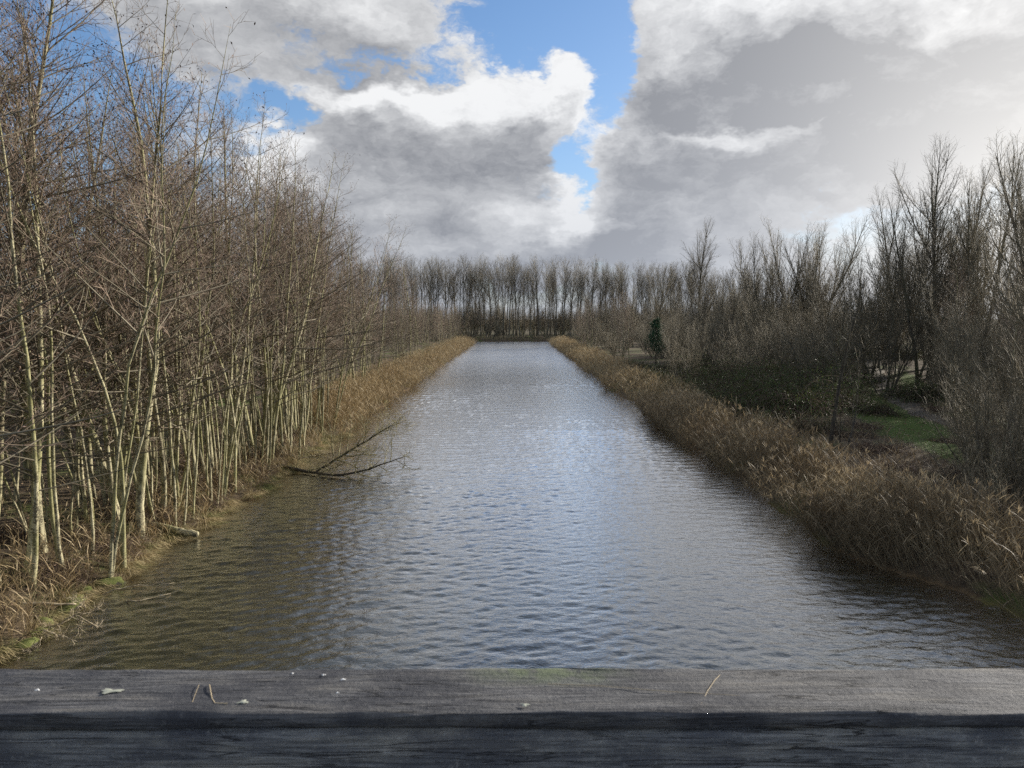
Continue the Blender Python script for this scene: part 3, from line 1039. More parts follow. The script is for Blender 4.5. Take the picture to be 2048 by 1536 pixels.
east("willow_tall_a", "willow_tree", 28.3, 50.0, "tallest forked bare tree above the right-hand thicket, the one with a straight leader", "tree", None, 1.14, rz=1.0)
east("willow_tall_b", "willow_tree", 31.2, 49.0, "tall bare tree with two tops just outside the straight-leadered one, right thicket", "tree", None, 1.16, rz=0.4)
east("willow_tall_b", "willow_tree", 25.6, 46.5, "slanting bare tree on the inner side of the two tallest in the right thicket", "tree", None, 0.86, rz=3.2)
east("willow_tall_a", "willow_tree", 26.8, 38.0, "dark bare tree cut by the picture's right edge, tall", "tree", None, 1.02, rz=2.0)
for x, y, k, s in ((24.5, 51, "willow_broom_a", 0.95), (27.4, 55, "willow_broom_a", 1.0), (22.8, 45, "willow_broom_b", 0.8), (33.0, 56, "willow_tall_b", 0.85), (30.3, 45, "willow_broom_b", 1.1),
                   (24.8, 41, "alder_single_c", 0.62), (23.6, 36.5, "willow_broom_b", 0.85), (29.0, 42.0, "alder_single_b", 0.8), (22.0, 32.5, "alder_single_c", 0.6), (26.2, 59, "willow_broom_b", 1.0), (34.5, 62, "willow_tall_a", 1.0), (38.5, 66, "willow_tall_b", 1.02), (36.0, 57.5, "willow_tall_a", 1.12), (30.0, 57.5, "willow_tall_b", 0.98), (27.5, 41.0, "willow_tall_a", 0.95)):
    east(k, "willow_tree", x, y, "bare many-stemmed tree crowded round the tall forked trees on the right", "tree", "right thicket trees", s)
east("willow_tall_a", "willow_tree", 22.3, 86.0, "bare round-topped tree with steep limbs, first above the right bank's shrubs beyond the pine", "tree", None, 1.14, rz=0.2)
east("willow_broom_a", "willow_tree", 24.8, 84.0, "lower bush-like tree tucked against the bare round-topped tree on the right bank", "tree", None, 1.1)
for i, (x, y, s) in enumerate(((27.0, 76.0, 1.42), (29.0, 75.0, 1.50), (31.0, 77.0, 1.36))):
    east("willow_broom_a", "willow_tree", x, y, ["near-side", "middle", "outer"][i] + " stem cluster of the wide fan-shaped bare willow on the right bank", "tree", "wide fan-shaped willow group", s)
for x, y, k, s in ((20.0, 70, "willow_broom_b", 0.9), (17.8, 66, "willow_broom_b", 0.72), (22.5, 66, "willow_broom_b", 0.85), (25, 68, "willow_broom_b", 0.8), (21, 60, "bare_shrub_a", 1.1), (18.5, 58, "bare_shrub_a", 1.1),
                   (24.5, 62, "bare_shrub_a", 1.2), (28, 66, "willow_broom_b", 0.7), (19.4, 76, "willow_broom_b", 0.95), (17.6, 80, "bare_shrub_a", 1.2), (34, 70, "willow_broom_b", 0.8), (37, 66, "willow_broom_b", 0.9),
                   (16.5, 54, "bare_shrub_a", 0.95), (20.5, 53, "bare_shrub_a", 1.0), (23.2, 56, "bare_shrub_a", 1.1)):
    east(k, "willow_shrub", x, y, "olive-brown bare willow shrub in the thicket behind the brambles, right bank", "shrub", "willow shrubs behind the brambles", s, ("stems", "twigs"))
for x, y, s in ((12.6, 84.0, 0.60), (13.5, 85.0, 0.62)):
    east("alder_single_a" if x < 13 else "alder_single_b", "alder_tree", x, y, ("straighter" if x < 13 else "more slanting") + " of two dark thin alders side by side before the pine, right bank", "tree", "pair of thin dark alders", s)
for x, y, s in ((10.6, 104, 0.62), (11.6, 108, 0.68), (10.4, 113, 0.56), (12.6, 112, 0.60), (11.2, 120, 0.58), (13.0, 124, 0.6), (11.0, 130, 0.5), (12.2, 138, 0.5), (14.2, 104, 0.6), (15.5, 112, 0.6), (15, 98, 0.5)):
    east(["alder_clump_a", "alder_single_a", "alder_pair_a"][rng.integers(3)], "alder_tree", x, y, "small brown alder in the clump behind the right reeds near the far end", "tree", "small alders at the far right reeds", s)
n = tries = 0
while n < 46 and tries < 3000:
    tries += 1
    y = rng.uniform(95, 165)
    x = rng.uniform(15, 26 + 0.55 * y)
    if not clear_of(EAST, x, y, 3.0):
        continue
    k = ["willow_tall_a", "willow_broom_a", "willow_tall_b", "poplar_b", "alder_single_b", "willow_broom_a"][rng.integers(6)]
    east(k, "willow_tree", x, y, "distant greyish " + LOOK[k] + (" poplar" if k.startswith("poplar") else "") + (" beyond the scrub near the right edge" if x > 45 else " between the right bank's willows and the poplar row"), "tree", "distant trees beyond the right bank", rng.uniform(0.68, 0.92))
    n += 1

# young tree in the reeds with its slanting second stem, pine, shrubs and brambles
KITS_SOLO = tree_kit("young_tree", [(0, 0, 1.5, 0.0, 1, 1)], M['dark_bark'], M['willow_twig'], 6.0, 0.078, 16, lambda t: 0.40 * (1 - t) ** 0.5 + 0.05,
                     lambda t: 34 - 8 * t, 0.4, 0.34, 0.36, 0.3, 0.32, t_low=0.40, sway=0.025, twig_r=0.006)
tree_kit("slant_stem", [(0, 0, 38, 0.35, 1, 1), (0.1, 0.1, 20, 2.0, 0.8, 0.5), (0, 0.1, 30, 4.0, 0.7, 0.4)], M['dark_bark'], M['willow_twig'], 3.4, 0.05, 9, lambda t: 0.5 * (1 - t) ** 0.5 + 0.05,
         lambda t: 40, 0.5, 0.3, 0.4, 0.25, 0.3, t_low=0.2, sway=0.05)
east("young_tree", "young_tree", 11.9, 27.3, "slim dark young tree standing alone in the right reeds", "tree", None, 1.05, rz=0.5)
east("slant_stem", "slanting_shrub", 12.2, 27.0, "dark slanting stems growing beside the slim young tree in the right reeds", "shrub", None, 1.0, rz=0.0, parts=("stems", "twigs"))


def pine_kit():
    T, C = Geo(), Geo()
    P = path(np.array([[0, 0, -0.1]]), np.array([[0.0, 0.03, 1.0]]), np.array([4.2]), 10, 0.1, 0.015)
    R = np.linspace(0.06, 0.008, 10)[None]
    T.tubes(P, R, 6)
    A, AR, AL = shoots(P, R, np.array([46]), 0.18, 0.97, 68, 8, lambda i, t: 1.6 * (1 - t) ** 0.8 + 0.12 + 0 * i, 6, 0.012, 0.5, 0.05)
    T.tubes(A, AR, 4)
    B, BR, BL = shoots(A, AR, np.full(len(A), 9), 0.25, 1.0, 45, 10, lambda i, t: AL[i] * 0.4 + 0.05, 4, 0.012, 0.4, 0.06)
    T.tubes(B, BR, 3)
    n = 15000
    i = rng.integers(0, len(B), n)
    c, d = at(B, i, rng.uniform(0.2, 1, n))
    C.leaves(c, rng.uniform(0.09, 0.16, n), 0.009, rng.uniform(0, 1, n), unit(d + rng.normal(size=(n, 3)) * 0.6))
    KIT["pine"] = (T.mesh("pine_trunk", M['dark_bark']), C.mesh("pine_needles", M['needle'], False), None)


pine_kit()
east("pine", "pine_tree", 14.6, 75.0, "small dark green pine behind the right bank's reeds", "tree", None, 1.12, parts=("trunk", "needles"))

for i, (x, y, s, k) in enumerate(((14.0, 36.0, 1.25, "bramble_a"), (16.0, 38.0, 1.2, "bramble_a"), (13.2, 40.0, 1.2, "bramble_a"), (15.4, 42.5, 1.25, "bramble_a"), (12.6, 44.5, 1.0, "bramble_b"), (17.0, 45.5, 1.2, "bramble_b"),
                                  (14.2, 47.5, 1.2, "bramble_a"), (12.4, 50.0, 1.1, "bramble_b"), (16.2, 51.0, 1.2, "bramble_b"), (13.8, 54.5, 1.2, "bramble_b"), (18.8, 48.5, 1.2, "bramble_a"),
                                  (20.0, 56.0, 1.2, "bramble_b"), (22.6, 50.5, 1.3, "bramble_a"), (26.5, 62.0, 1.4, "bramble_a"), (29.5, 61.0, 1.3, "bramble_a"), (32.0, 60.0, 1.3, "bramble_b"), (15.0, 60.0, 1.1, "bramble_b"), (13.2, 66.0, 1.0, "bramble_b"))):
    east(k, "bramble_bush", x, y, "dark tangled bramble bush with a few green leaves behind the right reeds", "bush", "brambles behind the right reeds", s, ("stems", "leaves"), height=1.5)
for x, y, s, k in ((11.6, 33.5, 0.9, "bramble_b"), (12.2, 36.6, 1.05, "bramble_a"), (11.4, 39.4, 0.95, "bramble_a"), (11.2, 42.6, 1.0, "bramble_a"), (11.0, 46.4, 1.0, "bramble_a"), (10.9, 50.6, 1.0, "bramble_b"), (11.0, 55.0, 1.0, "bramble_a"), (11.2, 59.6, 1.0, "bramble_b"), (11.3, 64.0, 1.0, "bramble_b"), (17.4, 35.6, 1.0, "bramble_b"),
                   (13.2, 31.4, 0.8, "bramble_b"), (17.8, 41.4, 1.15, "bramble_a"), (19.6, 44.4, 1.2, "bramble_a"), (16.2, 48.0, 1.2, "bramble_a"), (12.2, 70.0, 1.0, "bramble_b"), (15.8, 66, 1.1, "bramble_a"), (11.6, 75, 0.9, "bramble_b"), (16.6, 56.4, 1.2, "bramble_a")):
    east(k, "bramble_bush", x, y, "olive bramble mound right against the back of the right reeds", "bush", "olive brambles against the right reeds", s, ("stems", "leaves"), height=1.45)
east("bramble_a", "ivy_bush", 23.4, 41.5, "dense dark green leafy bush beside the path on the right", "bush", None, 1.25, ("stems", "leaves"))
for i, (x, y, k, s) in enumerate(((12.9, 19.2, "bare_shrub_b", 0.9), (14.0, 20.6, "bare_shrub_a", 0.9), (15.4, 23.0, "bare_shrub_a", 1.0), (16.9, 25.4, "bare_shrub_b", 1.0), (14.9, 21.8, "bare_shrub_b", 0.95), (21.4, 31.0, "bare_shrub_a", 1.0),
                                  (22.4, 34.0, "bare_shrub_a", 1.2), (23.0, 35.6, "willow_broom_b", 0.66), (24.6, 37.8, "bare_shrub_a", 1.25), (25.0, 33.6, "willow_broom_b", 0.8), (24.2, 39.6, "bare_shrub_b", 1.3), (26.6, 43.0, "bare_shrub_a", 1.3),
                                  (11.6, 16.6, "bare_shrub_b", 0.75), (18.0, 25.2, "willow_broom_b", 0.6), (28.0, 46.4, "bare_shrub_a", 1.4), (13.6, 18.2, "bare_shrub_b", 1.0))):
    east(k, "bare_bush", x, y, "tangled grey leafless bush between the path and the picture's right edge", "bush", "leafless bushes at the right edge", s, ("stems", "twigs"))
east("willow_tall_b", "willow_tree", 16.4, 21.6, "bare tree outside the right edge whose dark branches reach into the view", "tree", None, 0.72, rz=2.4)
n = tries = 0
while n < 72 and tries < 3000:
    tries += 1
    y = 46 + rng.uniform(0, 1) ** 1.0 * 100
    x = rng.uniform(12.0, 20 + 0.34 * y)
    if not clear_of(EAST, x, y, 1.7) or abs(x - path_x(y)) < 1.2 and y < 56:
        continue
    k = ["bare_shrub_a", "bare_shrub_a", "willow_broom_b", "bare_shrub_b", "willow_broom_b"][rng.integers(5)]
    far = y > 85
    east(k, "willow_shrub", x, y, "brown bare shrub in the distant scrub beyond the pine, right bank" if far else "brown bare shrub filling the scrub between brambles and pine, right bank", "shrub",
         "distant scrub of the right bank" if far else "scrub between brambles and pine", (rng.uniform(0.9, 1.4) if k.startswith("bare") else rng.uniform(0.5, 0.75)), ("stems", "twigs"))
    n += 1
for x, y, s in ((13.0, 17.6, 1.0), (14.6, 20.0, 1.1), (15.4, 23.2, 1.0), (16.8, 27.8, 0.8), (13.9, 22.0, 0.9), (20.2, 27, 0.9), (12.8, 33, 1.0), (11.6, 31, 0.8), (11.2, 21, 0.8), (12.4, 23.6, 0.9), (13.4, 26.4, 0.9), (13.8, 29.6, 0.9), (15.2, 31.6, 0.8), (19, 22, 1.1), (22, 37.6, 1.0), (25, 45, 1.2), (12.0, 15.4, 0.9), (11.2, 16.4, 0.7), (10.9, 14.8, 0.7), (11.8, 18.0, 0.8), (10.6, 18.6, 0.6)):
    east("dead_tangle", "bramble_bush", x, y, "low brown tangle of dead stems between the right reeds and the path", "bush", "dead tangles behind the right reeds", s, ("stems", "leaves"))
for x, y, s in ((-9.4, 14.6, 0.7), (-9.1, 16.4, 0.6), (-9.6, 18.6, 0.75), (-8.9, 20.6, 0.6), (-9.5, 22.6, 0.8), (-8.9, 24.2, 0.7), (-9.2, 26.8, 0.7), (-9.8, 29.5, 0.9), (-10.6, 20.4, 0.9), (-11.2, 24.4, 1.0), (-9.6, 12.4, 0.7), (-10.4, 31.8, 0.9), (-11.8, 17.0, 0.9)):
    plant("dead_tangle", "dead_tangle", x, y, "low brown tangle of dead stalks among the alder feet, left bank", "bush", "dead tangles on the left bank", s, parts=("stems", "leaves"))
for x, y, s in ((-9.2, 27.6, 0.7), (-9.9, 30.6, 0.8), (-10.6, 28.6, 0.8), (-9.4, 32.6, 0.6), (-11.4, 34.5, 0.9)):
    plant("bramble_b", "bramble_bush", x, y, "small green-leaved bramble by the fallen branch, left bank", "bush", "brambles on the left bank", s, parts=("stems", "leaves"))

# ------------------------------------------------------------------ reeds, sedge, grass, fallen leaves
def reeds(name, pts, lean_dir, h_lo, h_hi, label, leafy=3, thick=0.0035, plume=0.05, m=4, mat="reed"):
    n = len(pts)
    G = Geo()
    base = np.column_stack([pts, np.minimum(ground_z(pts[:, 0], pts[:, 1]), 0.4) - 0.05])
    h = rng.uniform(h_lo, h_hi, n) * (0.8 + 0.3 * np.clip(lumps(pts[:, 0] * 0.8, pts[:, 1] * 0.7) + 0.5, 0, 1))
    edge = np.clip(1 - (-wet(pts[:, 0], pts[:, 1])) / 1.2, 0, 1.3)
    d = np.column_stack([lean_dir * (0.05 + 0.42 * edge) + rng.normal(size=n) * 0.10, rng.normal(size=n) * 0.10 - 0.03, np.ones(n)])
    broken = rng.uniform(size=n) < 0.08
    d[broken, :2] += rng.normal(size=(broken.sum(), 2)) * 0.8
    P = path(base, unit(d), h, m, -0.10, 0.05)
    tone = np.clip(rng.normal(0.5, 0.28, n), 0, 1)
    G.tubes(P, np.full((n, 1), thick) * np.linspace(1, 0.5, m) * rng.uniform(0.7, 1.3, (n, 1)), 3, tone)
    if leafy:
        i = np.repeat(np.arange(n), leafy)
        m = len(i)
        c, T = at(P, i, rng.uniform(0.25, 0.97, m))
        a = rng.uniform(0, 6.28, m)
        dd = unit(np.stack([np.cos(a), np.sin(a), np.full(m, 1.9)], -1))
        L = path(c, dd, rng.uniform(0.18, 0.45, m) * (thick / 0.0035) ** 0.5, 4, -0.4, 0.06)
        G.ribbons(L, np.full((m, 1), thick * 1.7) * np.array([0.6, 1, 0.8, 0.15]), np.clip(tone[i] + rng.normal(size=m) * 0.2, 0, 1))
    k = np.where(rng.uniform(size=n) < plume)[0]
    if len(k):
        kk = np.repeat(k, 7)
        c, T = at(P, kk, rng.uniform(0.93, 1.0, len(kk)))
        L = path(c, unit(T + rng.normal(size=T.shape) * 0.35 + np.array([0.2, -0.1, 0])), np.full(len(kk), 0.16), 3, -0.3, 0.1)
        G.ribbons(L, np.full((len(kk), 1), thick * 1.7) * np.array([0.4, 1, 0.3]), 1.0)
    o = link(name, G.mesh(name, M[mat], False))
    return tag(o, label, "reeds", None, "stuff")


def belt(side, y0, y1, n, w0, w1):
    y = rng.uniform(y0, y1, n)
    e = edge_l(y) if side < 0 else edge_r(y)
    w = w0 + (w1 - w0) * rng.uniform(0, 1, n)
    pat = lumps(y * 0.9 + side, w * 1.3 + y * 0.4)
    keep = pat > -0.28 + 0.25 * rng.normal(size=n)
    return np.column_stack([e + side * w, y])[keep]


reeds("reeds", np.concatenate([belt(1, 15.5, 42, 12500, -0.25, 2.2), belt(1, 11.5, 18, 2400, -0.1, 2.8)]), -1, 0.9, 1.65, "brown dry reed bed along the right bank, near half", 1, 0.0045, 0.09, 4, "reed_brown")
reeds("reeds", belt(1, 42, 152, 10500, -0.3, 2.8), -1, 1.0, 1.65, "pale dry reed bed along the right bank, far half", 2, 0.0065, 0.03, 3)
reeds("reeds", np.concatenate([belt(-1, 33, 60, 4200, -0.3, 3.0), belt(-1, 60, 152, 7600, -0.5, 3.0)]), 1, 1.0, 1.75, "golden dry reed belt at the foot of the left bank's alders", 2, 0.0065, 0.03, 3)
n = 1500
reeds("reeds", np.column_stack([rng.uniform(-34, 44, n), 168.4 + rng.uniform(0, 1.4, n)]), 0, 0.6, 1.2, "thin line of dull reeds along the far bank", 1, 0.012, 0, 3)
# rough dry growth on the ground behind the reed belts
pts = np.column_stack([rng.uniform(10.5, 30, 11000), 14 + rng.uniform(0, 1, 11000) ** 1.3 * 52])
pts = pts[(turf(pts[:, 0], pts[:, 1]) < 0.35) & (np.abs(pts[:, 0] - path_x(pts[:, 1])) > 0.9) & (-wet(pts[:, 0], pts[:, 1]) > 2.0)]
reeds("dry_grass", pts, 0, 0.3, 0.9, "dull brown dry growth covering the ground of the right bank", 2, 0.006, 0, 3, "reed_brown")["category"] = "grass"
yy = 9 + rng.uniform(0, 1, 13000) ** 1.3 * 45
pts = np.column_stack([edge_l(yy) - rng.uniform(0, 1, 13000) ** 2.2 * 20, yy])
pts = pts[(turf(pts[:, 0], pts[:, 1]) < 0.3) & (-wet(pts[:, 0], pts[:, 1]) > 0.05)]
reeds("dry_grass", pts, 0, 0.2, 0.75, "straw-coloured dead stalks among the alder stems of the left bank", 1, 0.005, 0, 3)["category"] = "grass"


def turf_blades():
    G = Geo()
    n = 90000
    x = np.concatenate([rng.uniform(13, 30, n // 3 * 2), rng.uniform(-26, -12, n // 3)])
    y = np.concatenate([rng.uniform(18, 58, n // 3 * 2), rng.uniform(31, 46, n // 3)])
    k = (turf(x, y) > rng.uniform(0.25, 0.9, len(x)))
    x, y = x[k], y[k]
    m = len(x)
    base = np.column_stack([x, y, ground_z(x, y) - 0.02])
    d = unit(np.column_stack([rng.normal(size=(m, 2)) * 0.5, np.ones(m)]))
    P = path(base, d, rng.uniform(0.08, 0.24, m), 3, -0.8, 0.1)
    G.ribbons(P, np.full((m, 1), 0.006) * np.array([1, 0.8, 0.15]), rng.uniform(0, 1, m))
    tag(link("grass", G.mesh("grass", M['grass'], False)), "short green grass beside the path and in the clearing", "grass", None, "stuff")
    L = Geo()
    n = 16000
    x = np.concatenate([rng.uniform(12, 27, n // 2), -8.6 - rng.uniform(0, 1, n // 2) ** 1.3 * 18])
    y = np.concatenate([rng.uniform(16, 56, n // 2), rng.uniform(10, 45, n // 2)])
    C = np.column_stack([x, y, ground_z(x, y) + rng.uniform(0.02, 0.09, n)])
    C = C[-wet(x, y) > 0.1]
    m = len(C)
    L.leaves(C, rng.uniform(0.05, 0.10, m), rng.uniform(0.02, 0.035, m), rng.uniform(0, 1, m) ** 2, unit(rng.normal(size=(m, 3)) * np.array([1, 1, 0.35])))
    tag(link("fallen_leaves", L.mesh("fallen_leaves", M['litter'], False)), "pale and brown fallen leaves strewn over the banks", "leaves", None, "stuff")


turf_blades()

y, i = 11.6, 0
while y < 34.5:
    x = float(edge_l(y)) - 0.04 - rng.uniform(0, 0.22)
    lab = f"straw-coloured sedge tuft hanging over the left water's edge, {ORD[i]} from the wooden rail" if i < 6 else ("golden sedge tuft at the left water's edge beyond the fallen branch" if y > 26.6 else "straw and green sedge tuft at the left water's edge between log and fallen branch" if y > 18.4 else "straw sedge tuft at the left water's edge just before the mossy log")
    plant(["sedge_a", "sedge_b"][i % 2], "sedge_tuft", x, y, lab, "grass tuft", "sedge tufts on the left bank", rng.uniform(0.75, 1.25), parts=("blades",), z=0.10)
    y += rng.uniform(0.35, 0.8)
    i += 1
for i in range(34):
    y = rng.uniform(11.5, 32)
    x = float(edge_l(y)) - rng.uniform(0.5, 2.6)
    plant(["sedge_a", "sedge_b"][i % 2], "sedge_tuft", x, y, "dry straw tuft among the alder feet, back from the left water's edge", "grass tuft", "dry tufts among the left alder feet", rng.uniform(0.6, 1.1), parts=("blades",))

# ------------------------------------------------------------------ single things on the banks
def rod(name, pts, radii, mat, sides=8, twigs=0, twig_len=0.4, twig_mat=None, ratio=0.012, bend=0.1, label=None, category=None, second=None, whole=False):
    """a log or branch laid along real points, with an optional spray of twigs"""
    root = link(name, None, None, tuple(pts[0]))
    o = np.array(pts[0], float)
    G = Geo()
    Ps, Rs = [], []
    for p, r in [(pts, radii)] + (second or []):
        p = np.array(p, float) - o
        t = np.linspace(0, 1, len(p))
        u = np.linspace(0, 1, 14)
        P = np.stack([np.interp(u, t, p[:, c]) for c in range(3)], -1)
        P[1:-1] = (P[:-2] + 2 * P[1:-1] + P[2:]) / 4
        P[1:-1] += rng.normal(size=(12, 3)) * 0.012
        R = np.interp(u, np.linspace(0, 1, len(r)), r) * (1 + 0.08 * rng.normal(size=14))
        P = np.concatenate([P[:1], P, P[-1:]])
        R = np.concatenate([[0.001], R, [0.001]])
        G.tubes(P[None], R[None], sides)
        Ps.append(P[None])
        Rs.append(R[None])
    T = G if whole else Geo()
    if twigs:
        P, R = np.concatenate(Ps), np.concatenate(Rs)
        A, AR, AL = shoots(P, R, np.full(len(P), twigs), 0.25, 0.98, 55, 16, lambda i, t: twig_len * (1.2 - 0.5 * t) + 0 * i, 6, ratio, bend, 0.14, 0.3, 0.006)
        T.tubes(A, AR, 4, 0.2)
        B, BR, BL = shoots(A, AR, np.full(len(A), 8), 0.2, 1.0, 45, 14, lambda i, t: AL[i] * 0.5, 4, 0.012, 0.2, 0.12, 0.2, 0.005)
        T.tubes(B, BR, 3, 0.4)
        D, DR, DL = shoots(B, BR, np.full(len(B), 3), 0.2, 1.0, 45, 14, lambda i, t: BL[i] * 0.55, 3, 0.012, 0.2, 0.12, 0.0, 0.0042)
        T.tubes(D, DR, 3, 0.5)
        if not whole:
            link("twigs", T.mesh(name + "_twigs", twig_mat or M['alder_twig']), root)
    link("stem", G.mesh(name + "_stem", mat), root)
    return tag(root, label, category)


M['mossy_twig'] = twig_mat('mossy_twig', (0.22, 0.20, 0.10), (0.32, 0.28, 0.14), (0.2, 0.18, 0.08))
rod("fallen_branch", [(-9.0, 26.6, 0.28), (-7.6, 25.9, 0.10), (-6.0, 25.0, 0.06), (-5.0, 24.9, 0.30), (-3.7, 25.2, 0.72)], [0.065, 0.055, 0.042, 0.03, 0.012], M['dark_bark'], 8, 26, 1.0, M['mossy_twig'], 0.018,
    label="fallen forked branch lying out over the water from the left bank", category="branch",
    second=[([(-6.9, 25.5, 0.08), (-6.0, 25.7, 0.65), (-5.0, 25.9, 1.25), (-4.1, 26.1, 1.8)], [0.04, 0.034, 0.026, 0.01])])
rod("log", [(-9.6, 18.35, 0.32), (-8.8, 18.2, 0.24), (-7.85, 18.05, 0.10)], [0.10, 0.095, 0.07], M['alder_bark'], 10, label="pale mossy log jutting from the left bank into the water", category="log")
rod("dead_branch", [(-9.8, 13.1, 0.34), (-9.0, 13.15, 0.27), (-8.15, 13.4, 0.16)], [0.045, 0.04, 0.02], M['dead_wood'], 8, label="straight peeled branch pointing over the water, lower left corner", category="branch")
sticks = [((-8.3, 12.5, -0.05), (-7.7, 12.6, 0.30), (-7.2, 12.4, 0.16)), ((-8.5, 12.3, 0.0), (-8.0, 12.1, 0.25), (-7.35, 12.05, 0.05)), ((-7.9, 13.0, -0.05), (-7.6, 12.8, 0.35), (-7.5, 12.5, 0.62)),
          ((-8.6, 12.9, 0.15), (-8.2, 12.5, 0.1), (-7.9, 11.9, 0.02)), ((-8.1, 14.2, 0.05), (-7.6, 14.5, 0.12), (-7.0, 14.9, 0.02)), ((-7.7, 14.0, -0.03), (-7.3, 13.8, 0.05), (-6.8, 14.3, 0.02))]
for i, p in enumerate(sticks):
    rod("stick", p, [0.013, 0.010, 0.005], M['dead_wood'], 5, 3 if i < 4 else 0, 0.4, None, whole=True,
        label=["pale bent stick rising from the shallows at the lower left, longest arch", "low arched stick in the shallows nearest the rail", "upright pale twig standing in the shallows at lower left", "thin stick lying against the bank at the lower left corner",
               "thin stick floating off the left bank beyond the peeled branch", "short orange-brown stick floating in the left shallows"][i], category="stick")
for i in range(9):
    x, y = -7.95 + rng.uniform(-0.5, 0.9), 27.9 + rng.uniform(-1.0, 1.2)
    a = rng.uniform(-0.6, 0.6)
    L = rng.uniform(0.5, 1.1)
    z = max(gz(x, y), 0) + rng.uniform(0.03, 0.2)
    rod("stick", [(x, y, z), (x + math.cos(a) * L * .5, y + math.sin(a) * L * .5, z + 0.06), (x + math.cos(a) * L, y + math.sin(a) * L, z + rng.uniform(-0.1, 0.15))], [0.018, 0.016, 0.008], M['dead_wood'], 5,
        label="bleached stick in the driftwood pile above the fallen branch", category="stick")["group"] = "driftwood pile"


def stone_kit(seed):
    r = np.random.default_rng(seed)
    u, v = np.meshgrid(np.linspace(0, math.pi, 9), np.linspace(0, 2 * math.pi, 13)[:-1], indexing='ij')
    d = np.stack([np.sin(u) * np.cos(v), np.sin(u) * np.sin(v), np.cos(u)], -1)
    k = 1 + 0.22 * np.sin(d[..., 0] * 3 + r.uniform(0, 6)) * np.sin(d[..., 1] * 3 + r.uniform(0, 6)) + 0.1 * np.sin(d[..., 2] * 7 + d[..., 0] * 5 + r.uniform(0, 6))
    V = d * k[..., None] * np.array([0.24, 0.19, 0.14])
    idx = np.arange(9 * 12).reshape(9, 12)
    nx = np.roll(idx, -1, 1)
    Q = np.stack([idx[:-1], idx[1:], nx[1:], nx[:-1]], -1)
    return mesh_data("stone", V, Q, M['moss_stone'], np.zeros(len(V.reshape(-1, 3))))


stones = [stone_kit(i) for i in range(3)]
for i in range(7):
    y = 11.9 + i * 0.5 + rng.uniform(-0.1, 0.1)
    x = float(edge_l(y)) - 0.05 + rng.uniform(-0.12, 0.1)
    o = link("mossy_stone", stones[i % 3], None, (x, y, 0.02), (rng.normal() * 0.2, rng.normal() * 0.2, rng.uniform(0, 6)), (rng.uniform(0.8, 1.4), rng.uniform(0.8, 1.4), rng.uniform(0.6, 0.9)))
    tag(o, "mossy stone at the waterline of the left bank, lower left corner", "stone", "mossy stones at the left waterline")

# ------------------------------------------------------------------ the bridge's handrail in front of the camera
def beam(name, x0, x1, y0, y1, z0, z1, mat, bevel=0.012, seg=220, rough=0.0015, parent=None, loc=(0, 0, 0)):
    """a sawn beam along x with worn rounded edges and slightly wavy faces"""
    c = []
    for cx, cy, a0 in ((y1 - bevel, z1 - bevel, 0), (y0 + bevel, z1 - bevel, 90), (y0 + bevel, z0 + bevel, 180), (y1 - bevel, z0 + bevel, 270)):
        for k in range(5):
            a = math.radians(a0 + k * 22.5)
            c.append((cx + bevel * math.cos(a), cz := cx * 0 + cy + bevel * math.sin(a)))
    c = np.array(c)
    dense = []
    for i in range(len(c)):
        a, b = c[i], c[(i + 1) % len(c)]
        steps = max(1, int(np.linalg.norm(b - a) / 0.012))
        for s in range(steps):
            dense.append(a + (b - a) * s / steps)
    c = np.array(dense)
    xs = np.linspace(x0, x1, seg)
    X = np.repeat(xs[:, None], len(c), 1)
    Y = np.repeat(c[None, :, 0], seg, 0)
    Z = np.repeat(c[None, :, 1], seg, 0)
    s = np.arange(len(c))[None, :]
    w = rough * (np.sin(X * 9 + s * 0.5) + 0.7 * np.sin(X * 23 + s * 1.3 + 2) + 0.5 * np.sin(X * 57 + s * 0.9) + 0.6 * np.sin(X * 3.1 + 1))
    Z = Z + w * 0.8
    Y = Y + w * 0.6 * np.sin(s * 1.7)
    V = np.stack([X, Y, Z], -1).reshape(-1, 3)
    idx = np.arange(seg * len(c)).reshape(seg, len(c))
    nx = np.roll(idx, -1, 1)
    Q = np.stack([idx[:-1], nx[:-1], nx[1:], idx[1:]], -1)
    me = mesh_data(name, V, Q, mat, np.zeros(len(V)))
    return link(name, me, parent, loc)


RAIL_Z = EYE - 0.45
rail = link("handrail", None, None, (0, 0.805, RAIL_Z))
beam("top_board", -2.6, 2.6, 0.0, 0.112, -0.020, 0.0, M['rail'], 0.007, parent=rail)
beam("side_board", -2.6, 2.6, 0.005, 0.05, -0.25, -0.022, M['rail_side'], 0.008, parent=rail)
for x in (-1.6, 1.6):
    p = beam("post", -0.55, 0.55, -0.05, 0.05, -0.05, 0.05, M['rail'], 0.008, 40, parent=rail)
    p.location = (x, 0.102, -0.60)
    p.rotation_euler = (0, math.radians(90), 0)
tag(rail, "weathered grey wooden bridge handrail across the bottom of the view", "handrail")


